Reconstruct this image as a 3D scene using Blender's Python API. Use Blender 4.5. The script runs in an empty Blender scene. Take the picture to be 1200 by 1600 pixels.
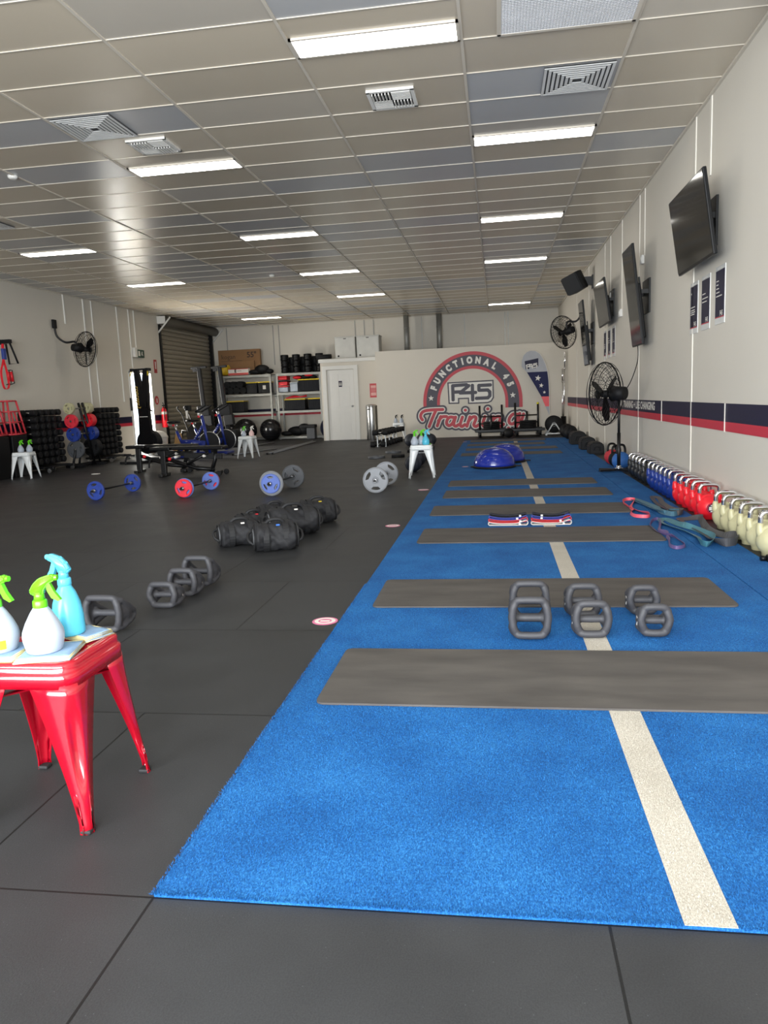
import bpy, bmesh, math, random
from mathutils import Matrix, Vector
R = math.radians
PI = math.pi
random.seed(7)
scene = bpy.context.scene
col = scene.collection

# ------------------------------------------------------------------ camera
def cam_matrix(y, p, r, h):
    cy, sy, cp, sp, cr, sr = math.cos(y), math.sin(y), math.cos(p), math.sin(p), math.cos(r), math.sin(r)
    f = Vector((-sy*cp, cy*cp, -sp)); rt = Vector((cy, sy, 0)); dn = f.cross(rt)
    right = rt*cr - dn*sr; down = rt*sr + dn*cr
    m = Matrix.Identity(4)
    for i in range(3):
        m[i][0] = right[i]; m[i][1] = -down[i]; m[i][2] = -f[i]
    m[2][3] = h
    return m
cd = bpy.data.cameras.new('camera')
cd.sensor_fit = 'VERTICAL'; cd.sensor_height = 36; cd.lens = 1181.84*36/1600; cd.clip_start = 0.05
cam = bpy.data.objects.new('camera', cd); col.objects.link(cam)
cam.matrix_world = cam_matrix(0.152313, 0.148448, -0.0421949, 1.15)
scene.camera = cam

# ------------------------------------------------------------------ world and light
w = bpy.data.worlds.new('sky'); scene.world = w; w.use_nodes = True
bg = w.node_tree.nodes['Background']; bg.inputs[0].default_value = (0.80, 0.90, 1.0, 1); bg.inputs[1].default_value = 2.2
def area(name, loc, rot, sx, sy, power, color):
    l = bpy.data.lights.new(name, 'AREA'); l.shape = 'RECTANGLE'; l.size = sx; l.size_y = sy
    l.energy = power; l.color = color
    o = bpy.data.objects.new(name, l); col.objects.link(o); o.location = loc; o.rotation_euler = rot
    return o
# daylight through the open roller door behind the camera
area('daylight_front_opening', (-1.7, -2.4, 1.75), (R(112), 0, 0), 6.2, 2.9, 1120, (0.93, 0.97, 1.0))
# daylight through the open side door
area('daylight_side_door', (-9.75, 19.05, 1.15), (R(90), 0, R(-90)), 1.1, 1.9, 340, (1.0, 0.97, 0.90))
scene.view_settings.view_transform = 'Standard'
scene.view_settings.look = 'None'
scene.view_settings.gamma = 1
scene.view_settings.use_curve_mapping = False
scene.view_settings.exposure = 0.2

# ------------------------------------------------------------------ materials
def lin(c):
    return tuple(((v/255)/12.92 if v/255 <= 0.04045 else (((v/255)+0.055)/1.055)**2.4) for v in c) + (1,)
MATS = {}
def mat(name, rgb, rough=0.5, metal=0.0, var=0.12, scale=6.0, bump=0.0, bscale=200.0, emit=0.0, spec=0.5, stretch=None, alpha=None, trans=0.0, coat=0.0):
    if name in MATS: return MATS[name]
    m = bpy.data.materials.new(name); m.use_nodes = True
    nt = m.node_tree; b = nt.nodes['Principled BSDF']
    c = lin(rgb)
    b.inputs['Roughness'].default_value = rough; b.inputs['Metallic'].default_value = metal
    b.inputs['Specular IOR Level'].default_value = spec
    b.inputs['Coat Weight'].default_value = coat
    b.inputs['Transmission Weight'].default_value = trans
    tc = nt.nodes.new('ShaderNodeTexCoord'); mp = nt.nodes.new('ShaderNodeMapping')
    nt.links.new(tc.outputs['Object'], mp.inputs[0])
    if stretch: mp.inputs['Scale'].default_value = stretch
    n = nt.nodes.new('ShaderNodeTexNoise'); n.inputs['Scale'].default_value = scale; n.inputs['Detail'].default_value = 4
    nt.links.new(mp.outputs[0], n.inputs['Vector'])
    mx = nt.nodes.new('ShaderNodeMix'); mx.data_type = 'RGBA'
    mx.inputs[6].default_value = tuple(v*(1-var) for v in c[:3]) + (1,)
    mx.inputs[7].default_value = tuple(min(1, v*(1+var)) for v in c[:3]) + (1,)
    nt.links.new(n.outputs['Fac'], mx.inputs[0]); nt.links.new(mx.outputs[2], b.inputs['Base Color'])
    if bump:
        n2 = nt.nodes.new('ShaderNodeTexNoise'); n2.inputs['Scale'].default_value = bscale; n2.inputs['Detail'].default_value = 3
        nt.links.new(mp.outputs[0], n2.inputs['Vector'])
        bp = nt.nodes.new('ShaderNodeBump'); bp.inputs['Strength'].default_value = bump; bp.inputs['Distance'].default_value = 0.004
        nt.links.new(n2.outputs['Fac'], bp.inputs['Height']); nt.links.new(bp.outputs[0], b.inputs['Normal'])
    if emit:
        b.inputs['Emission Color'].default_value = c; b.inputs['Emission Strength'].default_value = emit
    MATS[name] = m
    return m

def math_node(nt, op, a, b=None):
    n = nt.nodes.new('ShaderNodeMath'); n.operation = op
    for i, v in enumerate((a, b)):
        if v is None: continue
        if isinstance(v, (int, float)): n.inputs[i].default_value = v
        else: nt.links.new(v, n.inputs[i])
    return n.outputs[0]

def rubber_floor_mat():
    m = bpy.data.materials.new('rubber_tiles'); m.use_nodes = True; nt = m.node_tree; b = nt.nodes['Principled BSDF']
    tc = nt.nodes.new('ShaderNodeTexCoord'); mp = nt.nodes.new('ShaderNodeMapping')
    mp.inputs['Location'].default_value = (0.83+1.05*12, -1.54+1.04*6, 0)
    nt.links.new(tc.outputs['Object'], mp.inputs[0])
    br = nt.nodes.new('ShaderNodeTexBrick'); br.offset = 0.5; br.offset_frequency = 2
    for k, v in (('Scale', 1), ('Mortar Size', 0.0035), ('Mortar Smooth', 0.1), ('Brick Width', 1.05), ('Row Height', 1.04)): br.inputs[k].default_value = v
    br.inputs['Color1'].default_value = (0.9, 0.9, 0.9, 1); br.inputs['Color2'].default_value = (1.06, 1.06, 1.06, 1); br.inputs['Mortar'].default_value = (0.25, 0.25, 0.25, 1)
    nt.links.new(mp.outputs[0], br.inputs['Vector'])
    n1 = nt.nodes.new('ShaderNodeTexNoise'); n1.inputs['Scale'].default_value = 260; n1.inputs['Detail'].default_value = 3; nt.links.new(tc.outputs['Object'], n1.inputs['Vector'])
    n2 = nt.nodes.new('ShaderNodeTexNoise'); n2.inputs['Scale'].default_value = 2.3; n2.inputs['Detail'].default_value = 6; nt.links.new(tc.outputs['Object'], n2.inputs['Vector'])
    vo = nt.nodes.new('ShaderNodeTexVoronoi'); vo.inputs['Scale'].default_value = 42; nt.links.new(tc.outputs['Object'], vo.inputs['Vector'])
    sp = math_node(nt, 'LESS_THAN', vo.outputs['Distance'], 0.045)
    g = math_node(nt, 'ADD', math_node(nt, 'MULTIPLY', n1.outputs['Fac'], 0.55), math_node(nt, 'MULTIPLY', n2.outputs['Fac'], 0.55))
    g = math_node(nt, 'MULTIPLY', g, 0.052)
    g = math_node(nt, 'ADD', g, math_node(nt, 'MULTIPLY', sp, 0.05))
    cb = nt.nodes.new('ShaderNodeCombineColor')
    for i, k in enumerate((0.97, 1.0, 1.05)): nt.links.new(math_node(nt, 'MULTIPLY', g, k), cb.inputs[i])
    mx = nt.nodes.new('ShaderNodeMix'); mx.data_type = 'RGBA'; mx.blend_type = 'MULTIPLY'; mx.inputs[0].default_value = 1
    nt.links.new(cb.outputs[0], mx.inputs[6]); nt.links.new(br.outputs['Color'], mx.inputs[7]); nt.links.new(mx.outputs[2], b.inputs['Base Color'])
    rr = math_node(nt, 'ADD', math_node(nt, 'MULTIPLY', n2.outputs['Fac'], 0.18), 0.44); b.inputs['Specular IOR Level'].default_value = 0.32; nt.links.new(rr, b.inputs['Roughness'])
    h = math_node(nt, 'SUBTRACT', math_node(nt, 'MULTIPLY', n1.outputs['Fac'], 0.12), br.outputs['Fac'])
    bp = nt.nodes.new('ShaderNodeBump'); bp.inputs['Strength'].default_value = 0.6; bp.inputs['Distance'].default_value = 0.006
    nt.links.new(h, bp.inputs['Height']); nt.links.new(bp.outputs[0], b.inputs['Normal'])
    return m

def turf_mat(name, c0, c1, c2):
    m = bpy.data.materials.new(name); m.use_nodes = True; nt = m.node_tree; b = nt.nodes['Principled BSDF']
    tc = nt.nodes.new('ShaderNodeTexCoord')
    n1 = nt.nodes.new('ShaderNodeTexNoise'); n1.inputs['Scale'].default_value = 170; n1.inputs['Detail'].default_value = 6; n1.inputs['Roughness'].default_value = 0.75
    mp = nt.nodes.new('ShaderNodeMapping'); mp.inputs['Scale'].default_value = (1.5, 0.75, 1); nt.links.new(tc.outputs['Object'], mp.inputs[0]); nt.links.new(mp.outputs[0], n1.inputs['Vector'])
    n2 = nt.nodes.new('ShaderNodeTexNoise'); n2.inputs['Scale'].default_value = 3; n2.inputs['Detail'].default_value = 5; nt.links.new(tc.outputs['Object'], n2.inputs['Vector'])
    f = math_node(nt, 'ADD', math_node(nt, 'MULTIPLY', n1.outputs['Fac'], 0.8), math_node(nt, 'MULTIPLY', n2.outputs['Fac'], 0.2))
    cr = nt.nodes.new('ShaderNodeValToRGB'); e = cr.color_ramp.elements
    e[0].position = 0.36; e[0].color = lin(c0); e[1].position = 0.68; e[1].color = lin(c2)
    k = e.new(0.5); k.color = lin(c1)
    nt.links.new(f, cr.inputs[0]); nt.links.new(cr.outputs[0], b.inputs['Base Color'])
    b.inputs['Roughness'].default_value = 0.85; b.inputs['Specular IOR Level'].default_value = 0.3
    bp = nt.nodes.new('ShaderNodeBump'); bp.inputs['Strength'].default_value = 0.8; bp.inputs['Distance'].default_value = 0.004
    nt.links.new(n1.outputs['Fac'], bp.inputs['Height']); nt.links.new(bp.outputs[0], b.inputs['Normal'])
    return m

def ceiling_mat():
    m = bpy.data.materials.new('ceiling_tiles'); m.use_nodes = True; nt = m.node_tree; b = nt.nodes['Principled BSDF']
    tc = nt.nodes.new('ShaderNodeTexCoord'); sx = nt.nodes.new('ShaderNodeSeparateXYZ'); nt.links.new(tc.outputs['Object'], sx.inputs[0])
    ix = math_node(nt, 'FLOOR', math_node(nt, 'DIVIDE', math_node(nt, 'ADD', sx.outputs[0], 0.20+12.2), 1.22))
    iy = math_node(nt, 'FLOOR', math_node(nt, 'DIVIDE', math_node(nt, 'ADD', sx.outputs[1], -5.345+11.88), 0.594))
    cb = nt.nodes.new('ShaderNodeCombineXYZ'); nt.links.new(ix, cb.inputs[0]); nt.links.new(iy, cb.inputs[1])
    wn = nt.nodes.new('ShaderNodeTexWhiteNoise'); wn.noise_dimensions = '3D'; nt.links.new(cb.outputs[0], wn.inputs['Vector'])
    # groups of cooler tiles
    n = nt.nodes.new('ShaderNodeTexNoise'); n.inputs['Scale'].default_value = 0.42; n.inputs['Detail'].default_value = 1; nt.links.new(cb.outputs[0], n.inputs['Vector'])
    f = math_node(nt, 'ADD', math_node(nt, 'MULTIPLY', n.outputs['Fac'], 1.0), math_node(nt, 'MULTIPLY', wn.outputs['Value'], 0.12))
    cr = nt.nodes.new('ShaderNodeValToRGB'); e = cr.color_ramp.elements
    e[0].position = 0.57; e[0].color = lin((204, 192, 172)); e[1].position = 0.62; e[1].color = lin((184, 184, 184))
    nt.links.new(f, cr.inputs[0])
    fine = nt.nodes.new('ShaderNodeTexNoise'); fine.inputs['Scale'].default_value = 300; nt.links.new(tc.outputs['Object'], fine.inputs['Vector'])
    hs = nt.nodes.new('ShaderNodeHueSaturation'); nt.links.new(cr.outputs[0], hs.inputs['Color'])
    nt.links.new(math_node(nt, 'ADD', math_node(nt, 'MULTIPLY', wn.outputs['Value'], 0.12), 0.92), hs.inputs['Value'])
    nt.links.new(hs.outputs[0], b.inputs['Base Color'])
    b.inputs['Roughness'].default_value = 0.27; b.inputs['Specular IOR Level'].default_value = 1.0
    bp = nt.nodes.new('ShaderNodeBump'); bp.inputs['Strength'].default_value = 0.05; bp.inputs['Distance'].default_value = 0.002
    nt.links.new(fine.outputs['Fac'], bp.inputs['Height']); nt.links.new(bp.outputs[0], b.inputs['Normal'])
    return m

def mat_sheet_mat():
    m = bpy.data.materials.new('exercise_mat_foam'); m.use_nodes = True; nt = m.node_tree; b = nt.nodes['Principled BSDF']
    tc = nt.nodes.new('ShaderNodeTexCoord')
    def noise(s, d, st=None):
        n = nt.nodes.new('ShaderNodeTexNoise'); n.inputs['Scale'].default_value = s; n.inputs['Detail'].default_value = d
        mp = nt.nodes.new('ShaderNodeMapping'); nt.links.new(tc.outputs['Object'], mp.inputs[0])
        if st: mp.inputs['Scale'].default_value = st
        nt.links.new(mp.outputs[0], n.inputs['Vector']); return n.outputs['Fac']
    a = noise(3.5, 8, (0.6, 2.2, 1)); c = noise(500, 2)
    f = math_node(nt, 'ADD', math_node(nt, 'MULTIPLY', a, 0.8), math_node(nt, 'MULTIPLY', c, 0.2))
    cr = nt.nodes.new('ShaderNodeValToRGB'); e = cr.color_ramp.elements
    e[0].position = 0.3; e[0].color = lin((64, 61, 59)); e[1].position = 0.72; e[1].color = lin((92, 88, 84))
    nt.links.new(f, cr.inputs[0]); nt.links.new(cr.outputs[0], b.inputs['Base Color'])
    b.inputs['Roughness'].default_value = 0.62; b.inputs['Specular IOR Level'].default_value = 0.35
    bp = nt.nodes.new('ShaderNodeBump'); bp.inputs['Strength'].default_value = 0.25; bp.inputs['Distance'].default_value = 0.003
    nt.links.new(math_node(nt, 'ADD', c, math_node(nt, 'MULTIPLY', a, 3)), bp.inputs['Height']); nt.links.new(bp.outputs[0], b.inputs['Normal'])
    return m

M = {}
M['wall'] = mat('wall_paint', (214, 208, 196), 0.6, var=0.03, scale=1.5, bump=0.03, bscale=60)
M['wall2'] = mat('partition_paint', (212, 205, 192), 0.65, var=0.02, scale=1.2)
M['trim'] = mat('white_trim', (228, 226, 220), 0.5, var=0.02)
M['seam'] = mat('seam_strip', (226, 221, 210), 0.6, var=0.02)
M['grid'] = mat('ceiling_grid_metal', (205, 197, 183), 0.45, var=0.02)
M['navy'] = mat('navy_vinyl', (28, 26, 54), 0.45, var=0.05, spec=0.2)
M['redv'] = mat('red_vinyl', (200, 38, 62), 0.35, var=0.05)
M['char'] = mat('charcoal_print', (62, 58, 70), 0.5, var=0.04)
M['redp'] = mat('red_print', (188, 54, 66), 0.5, var=0.04)
M['whitep'] = mat('white_print', (226, 222, 214), 0.5, var=0.02)
M['black'] = mat('black_plastic', (11, 11, 13), 0.4, var=0.2, spec=0.25)
M['matte'] = mat('black_rubber', (18, 18, 20), 0.6, var=0.2, bump=0.1, spec=0.3)
M['bmetal'] = mat('black_metal', (14, 14, 16), 0.4, var=0.15, spec=0.4)
M['screen'] = mat('tv_screen', (6, 6, 8), 0.08, var=0.1, spec=0.4)
M['chrome'] = mat('chrome', (225, 225, 228), 0.12, 1.0, var=0.02)
M['steel'] = mat('brushed_steel', (190, 190, 188), 0.3, 1.0, var=0.05, stretch=(1, 1, 20))
M['galv'] = mat('galvanised_steel', (150, 150, 145), 0.45, 0.45, var=0.08)
M['red'] = mat('glossy_red_paint', (160, 6, 30), 0.16, 0.0, var=0.04, coat=0.6, bump=0.02, bscale=15)
M['wmetal'] = mat('white_powder_coat', (225, 228, 228), 0.35, var=0.03)
M['grey_ur'] = mat('grey_urethane', (56, 56, 60), 0.6, var=0.16, scale=18, bump=0.12, bscale=90)
M['blue'] = mat('blue_urethane', (38, 62, 142), 0.45, var=0.1)
M['lblue'] = mat('light_blue_urethane', (96, 118, 190), 0.45, var=0.1)
M['redu'] = mat('red_urethane', (225, 50, 66), 0.45, var=0.08)
M['gplate'] = mat('grey_iron_plate', (128, 130, 134), 0.45, 0.2, var=0.1)
M['dplate'] = mat('dark_grey_plate', (84, 86, 90), 0.5, 0.1, var=0.1)
M['cream'] = mat('cream_paint', (186, 180, 142), 0.4, var=0.06)
M['kred'] = mat('kettlebell_red', (224, 30, 44), 0.35, var=0.05)
M['kblue'] = mat('kettlebell_blue', (26, 52, 132), 0.35, var=0.08)
M['kblack'] = mat('kettlebell_black', (30, 31, 34), 0.4, var=0.1)
M['fabric'] = mat('black_nylon', (27, 27, 30), 0.75, var=0.25, scale=12, bump=0.5, bscale=45)
M['webbing'] = mat('black_webbing', (26, 26, 28), 0.7, var=0.2)
M['floor'] = rubber_floor_mat()
M['turf'] = turf_mat('blue_turf', (4, 56, 108), (14, 88, 154), (62, 142, 204))
M['line'] = turf_mat('white_turf', (146, 139, 127), (182, 176, 164), (212, 207, 198))
M['ceil'] = ceiling_mat()
M['mat'] = mat_sheet_mat()
M['lamp'] = mat('lamp_diffuser', (255, 250, 240), 0.5, emit=9.5, var=0.0)
M['card'] = mat('cardboard', (132, 98, 64), 0.8, var=0.08)
M['yellow'] = mat('yellow_plastic', (214, 186, 30), 0.4, var=0.05)
M['bin'] = mat('dark_bin_plastic', (9, 11, 18), 0.4, var=0.1, spec=0.2)
M['green'] = mat('green_plastic', (92, 196, 22), 0.3, var=0.04)
M['clearw'] = mat('milky_plastic', (180, 189, 201), 0.3, var=0.03, trans=0.15)
M['aqua'] = mat('aqua_plastic', (84, 186, 214), 0.3, var=0.04)
M['cloth'] = mat('microfibre_cloth', (128, 156, 186), 0.9, var=0.12, scale=30, bump=0.3)
M['hem'] = mat('cloth_hem', (206, 196, 146), 0.9, var=0.05)
M['shutter'] = mat('roller_shutter', (150, 142, 126), 0.45, 0.1, var=0.05)

# ------------------------------------------------------------------ mesh helpers
def xf(bm, verts, mx):
    if mx is not None: bmesh.ops.transform(bm, matrix=mx, verts=verts)
def newfaces(bm, n0, mi, smooth=False):
    bm.faces.ensure_lookup_table()
    for f in bm.faces[n0:]:
        f.material_index = mi; f.smooth = smooth
def box(bm, c, s, mx=None, bev=0.0, mi=0, seg=2):
    n0 = len(bm.faces); t = bmesh.new()
    bmesh.ops.create_cube(t, size=1); bmesh.ops.scale(t, vec=s, verts=t.verts)
    if bev: bmesh.ops.bevel(t, geom=t.edges[:], offset=bev, segments=seg, affect='EDGES', profile=0.5)
    bmesh.ops.translate(t, vec=c, verts=t.verts); xf(t, t.verts, mx); merge(bm, t)
    newfaces(bm, n0, mi, False); t.free()
def merge(bm, t):
    me = bpy.data.meshes.new('tmp'); t.to_mesh(me); bm.from_mesh(me); bpy.data.meshes.remove(me)
def axis_m(p, q):
    p = Vector(p); q = Vector(q); d = q-p
    return Matrix.Translation(p) @ d.to_track_quat('Z', 'Y').to_matrix().to_4x4(), d.length
def lathe(bm, prof, mx=None, n=24, mi=0, smooth=True, caps=True):
    n0 = len(bm.faces); rings = []
    for r, z in prof:
        rings.append([bm.verts.new((r*math.cos(2*PI*k/n), r*math.sin(2*PI*k/n), z)) for k in range(n)])
    for a, b in zip(rings, rings[1:]):
        for k in range(n): bm.faces.new((a[k], a[(k+1) % n], b[(k+1) % n], b[k]))
    if caps:
        bm.faces.new(rings[0][::-1]); bm.faces.new(rings[-1])
    xf(bm, [v for r in rings for v in r], mx); newfaces(bm, n0, mi, smooth)
    if caps:
        bm.faces.ensure_lookup_table(); bm.faces[-1].smooth = False; bm.faces[-2].smooth = False
def cyl(bm, p, q, r, r2=None, n=16, mi=0):
    mx, L = axis_m(p, q); lathe(bm, [(r, 0), (r if r2 is None else r2, L)], mx, n, mi)
def sph(bm, c, r, n=20, mi=0, mx=None):
    n0 = len(bm.faces); t = bmesh.new(); bmesh.ops.create_uvsphere(t, u_segments=n, v_segments=max(8, n//2), radius=1)
    if isinstance(r, (int, float)): r = (r, r, r)
    bmesh.ops.scale(t, vec=r, verts=t.verts); bmesh.ops.translate(t, vec=c, verts=t.verts); xf(t, t.verts, mx); merge(bm, t); t.free()
    newfaces(bm, n0, mi, True)
def frames(pts, closed):
    P = [Vector(p) for p in pts]; n = len(P); out = []; prev = None
    for i in range(n):
        if closed: t = P[(i+1) % n]-P[i-1]
        else: t = P[min(i+1, n-1)]-P[max(i-1, 0)]
        t.normalize()
        if prev is None:
            a = Vector((0, 0, 1)) if abs(t.z) < 0.9 else Vector((1, 0, 0))
            u = t.cross(a).normalized()
        else: u = (prev-t*prev.dot(t)).normalized()
        prev = u; out.append((P[i], t, u, t.cross(u)))
    return out
def tube(bm, pts, r, n=8, closed=False, mi=0, squash=1.0):
    n0 = len(bm.faces); rings = []
    for i, (p, t, u, v) in enumerate(frames(pts, closed)):
        ri = r[i] if isinstance(r, (list, tuple)) else r
        rings.append([bm.verts.new(p+u*math.cos(2*PI*k/n)*ri+v*math.sin(2*PI*k/n)*ri*squash) for k in range(n)])
    m = len(rings)
    for i in range(m if closed else m-1):
        a, b = rings[i], rings[(i+1) % m]
        off = 0
        if closed and i == m-1:
            off = min(range(n), key=lambda o: (a[0].co-b[o].co).length)
        for k in range(n): bm.faces.new((a[k], a[(k+1) % n], b[(k+1+off) % n], b[(k+off) % n]))
    if not closed: bm.faces.new(rings[0][::-1]); bm.faces.new(rings[-1])
    newfaces(bm, n0, mi, True)
def smooth_path(pts, per=6, closed=False):
    P = [Vector(p) for p in pts]; n = len(P); out = []
    for i in range(n if closed else n-1):
        g = lambda k: P[k % n] if closed else P[max(0, min(n-1, k))]
        p0, p1, p2, p3 = g(i-1), g(i), g(i+1), g(i+2)
        for s in range(per):
            t = s/per
            out.append(0.5*((2*p1)+(p2-p0)*t+(2*p0-5*p1+4*p2-p3)*t*t+(3*p1-p0-3*p2+p3)*t**3))
    if not closed: out.append(P[-1])
    return out
def ribbon(bm, pts, wdir, w, t, closed=False, mi=0):
    """a flat strap: width w along wdir (vector or list), thickness t across"""
    n0 = len(bm.faces); rings = []
    fr = frames(pts, closed)
    for i, (p, tt, u, v) in enumerate(fr):
        d = Vector(wdir[i] if isinstance(wdir, list) else wdir); d = (d-tt*d.dot(tt)).normalized(); nn = tt.cross(d)
        rings.append([bm.verts.new(p+d*a*w/2+nn*b*t/2) for a, b in ((-1, -1), (1, -1), (1, 1), (-1, 1))])
    m = len(rings)
    for i in range(m if closed else m-1):
        a, b = rings[i], rings[(i+1) % m]
        for k in range(4): bm.faces.new((a[k], a[(k+1) % 4], b[(k+1) % 4], b[k]))
    if not closed: bm.faces.new(rings[0][::-1]); bm.faces.new(rings[-1])
    newfaces(bm, n0, mi, False)
def prism(bm, poly, depth, mx=None, mi=0):
    """extrude a 2D polygon (x,y) by depth along +z, then transform"""
    n0 = len(bm.faces)
    a = [bm.verts.new((x, y, 0)) for x, y in poly]; b = [bm.verts.new((x, y, depth)) for x, y in poly]
    n = len(poly)
    bm.faces.new(a[::-1]); bm.faces.new(b)
    for k in range(n): bm.faces.new((a[k], a[(k+1) % n], b[(k+1) % n], b[k]))
    xf(bm, a+b, mx); newfaces(bm, n0, mi, False)
def rrect(w, h, r, n=5):
    pts = []
    for cx, cy, a0 in ((w/2-r, h/2-r, 0), (-w/2+r, h/2-r, 90), (-w/2+r, -h/2+r, 180), (w/2-r, -h/2+r, 270)):
        for k in range(n+1):
            a = R(a0+90*k/n); pts.append((cx+r*math.cos(a), cy+r*math.sin(a)))
    return pts
def circ(r, n=32, cx=0, cy=0): return [(cx+r*math.cos(2*PI*k/n), cy+r*math.sin(2*PI*k/n)) for k in range(n)]
def curve_mesh(polys, extrude, bevel=0.0):
    cu = bpy.data.curves.new('c', 'CURVE'); cu.dimensions = '2D'; cu.fill_mode = 'BOTH'; cu.extrude = extrude; cu.bevel_depth = bevel; cu.bevel_resolution = 1
    for p in polys:
        s = cu.splines.new('POLY'); s.points.add(len(p)-1); s.use_cyclic_u = True
        for q, (x, y) in zip(s.points, p): q.co = (x, y, 0, 1)
    o = bpy.data.objects.new('c', cu); col.objects.link(o)
    me = bpy.data.meshes.new_from_object(o.evaluated_get(bpy.context.evaluated_depsgraph_get()))
    bpy.data.objects.remove(o); bpy.data.curves.remove(cu)
    return me
TXT = {}
def text_mesh(s, size=1.0, off=0.0, shear=0.0, align='CENTER', ext=0.0):
    k = (s, size, off, shear, align, ext)
    if k in TXT: return TXT[k]
    cu = bpy.data.curves.new('t', 'FONT'); cu.body = s; cu.size = size; cu.offset = off; cu.shear = shear; cu.align_x = align; cu.align_y = 'CENTER'; cu.extrude = ext; cu.resolution_u = 4
    o = bpy.data.objects.new('t', cu); col.objects.link(o)
    me = bpy.data.meshes.new_from_object(o.evaluated_get(bpy.context.evaluated_depsgraph_get()))
    bpy.data.objects.remove(o); TXT[k] = me
    return me
def addmesh(bm, me, mx=None, mi=0):
    n0 = len(bm.faces); v0 = len(bm.verts); bm.from_mesh(me); bm.verts.ensure_lookup_table(); xf(bm, bm.verts[v0:], mx); newfaces(bm, n0, mi, False)
def stroke(bm, pts, w, z=0.0, mx=None, mi=0, n=12):
    """flat brush stroke in the xy plane, height z"""
    n0 = len(bm.faces); vs = []
    for x, y in pts:
        c = [bm.verts.new((x+w/2*math.cos(2*PI*k/n), y+w/2*math.sin(2*PI*k/n), z)) for k in range(n)]; bm.faces.new(c); vs += c
    for (x0, y0), (x1, y1) in zip(pts, pts[1:]):
        d = math.hypot(x1-x0, y1-y0)
        if d < 1e-6: continue
        nx, ny = -(y1-y0)/d*w/2, (x1-x0)/d*w/2
        c = [bm.verts.new(p) for p in ((x0+nx, y0+ny, z), (x0-nx, y0-ny, z), (x1-nx, y1-ny, z), (x1+nx, y1+ny, z))]; bm.faces.new(c); vs += c
    xf(bm, vs, mx); newfaces(bm, n0, mi, False)

def strokes_mesh(bm, strokes, w, res=0.008):
    """union of brush strokes as one flat sheet (marching squares over their distance field)"""
    import numpy as np
    P_ = [p for s in strokes for p in s]
    x0 = min(p[0] for p in P_)-w; x1 = max(p[0] for p in P_)+w; y0 = min(p[1] for p in P_)-w; y1 = max(p[1] for p in P_)+w
    gx = np.arange(x0, x1, res); gy = np.arange(y0, y1, res); X, Y = np.meshgrid(gx, gy, indexing='ij'); D = np.full(X.shape, 9.0)
    for s in strokes:
        for (ax, ay), (bx, by) in zip(s, s[1:]):
            dx, dy = bx-ax, by-ay; L = dx*dx+dy*dy+1e-12
            t = np.clip(((X-ax)*dx+(Y-ay)*dy)/L, 0, 1); D = np.minimum(D, np.hypot(X-ax-t*dx, Y-ay-t*dy))
    V = w/2-D; n0 = len(bm.faces); cache = {}
    def vert(x, y):
        k = (round(x*1e5), round(y*1e5))
        if k not in cache: cache[k] = bm.verts.new((x, y, 0))
        return cache[k]
    inside = V > 0
    for i in range(len(gx)-1):
        for j in range(len(gy)-1):
            c = ((i, j), (i+1, j), (i+1, j+1), (i, j+1))
            ins = [inside[a] for a in c]
            if not any(ins): continue
            poly = []
            for k in range(4):
                a, b_ = c[k], c[(k+1) % 4]
                if ins[k]: poly.append(vert(gx[a[0]], gy[a[1]]))
                if ins[k] != ins[(k+1) % 4]:
                    va, vb = V[a], V[b_]; f = min(0.98, max(0.02, va/(va-vb)))
                    poly.append(vert(gx[a[0]]+(gx[b_[0]]-gx[a[0]])*f, gy[a[1]]+(gy[b_[1]]-gy[a[1]])*f))
            poly = [v for k, v in enumerate(poly) if v is not poly[k-1]]
            if len(poly) >= 3:
                try: bm.faces.new(poly)
                except ValueError: pass
    newfaces(bm, n0, 0, False)

# ------------------------------------------------------------------ object helpers
def obj(name, bm, ms, parent=None, loc=None, remesh=None):
    me = bpy.data.meshes.new(name)
    bmesh.ops.recalc_face_normals(bm, faces=bm.faces[:])
    bm.to_mesh(me); bm.free()
    for m in (ms if isinstance(ms, (list, tuple)) else [ms]): me.materials.append(m if not isinstance(m, str) else M[m])
    o = bpy.data.objects.new(name, me); col.objects.link(o)
    if parent is not None: o.parent = parent
    if loc is not None: o.location = loc
    return o
def tag(o, label, cat, group=None):
    o['label'] = label; o['category'] = cat
    if group: o['group'] = group
    return o
def thing(name, label, cat, loc=(0, 0, 0), rz=0.0, group=None):
    o = bpy.data.objects.new(name, None); o.empty_display_size = 0.1; col.objects.link(o); o.location = loc; o.rotation_euler = (0, 0, rz)
    return tag(o, label, cat, group)
def struct(name, bm, m, kind='structure'):
    o = obj(name, bm, m); o['kind'] = kind; return o
def dup(root, loc=None, rot=None, label=None, group=None, scale=None):
    def cp(o, par):
        c = o.copy(); col.objects.link(c)
        if par is not None: c.parent = par
        for ch in list(o.children): cp(ch, c)
        return c
    r = cp(root, None)
    if loc is not None: r.location = loc
    if rot is not None: r.rotation_euler = rot if isinstance(rot, (tuple, list)) else (0, 0, rot)
    if scale is not None: r.scale = scale if isinstance(scale, (tuple, list)) else (scale,)*3
    if label: r['label'] = label
    if group: r['group'] = group
    return r
def recolor(root, mp):
    """give a copy its own materials: mp maps part base name -> material"""
    for o in [root]+list(root.children_recursive):
        k = o.name.split('.')[0]
        if k in mp and o.type == 'MESH':
            o.data = o.data.copy(); o.data.materials[0] = mp[k] if not isinstance(mp[k], str) else M[mp[k]]
def B(): return bmesh.new()
RX = Matrix.Rotation
def T(x, y, z): return Matrix.Translation((x, y, z))
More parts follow.
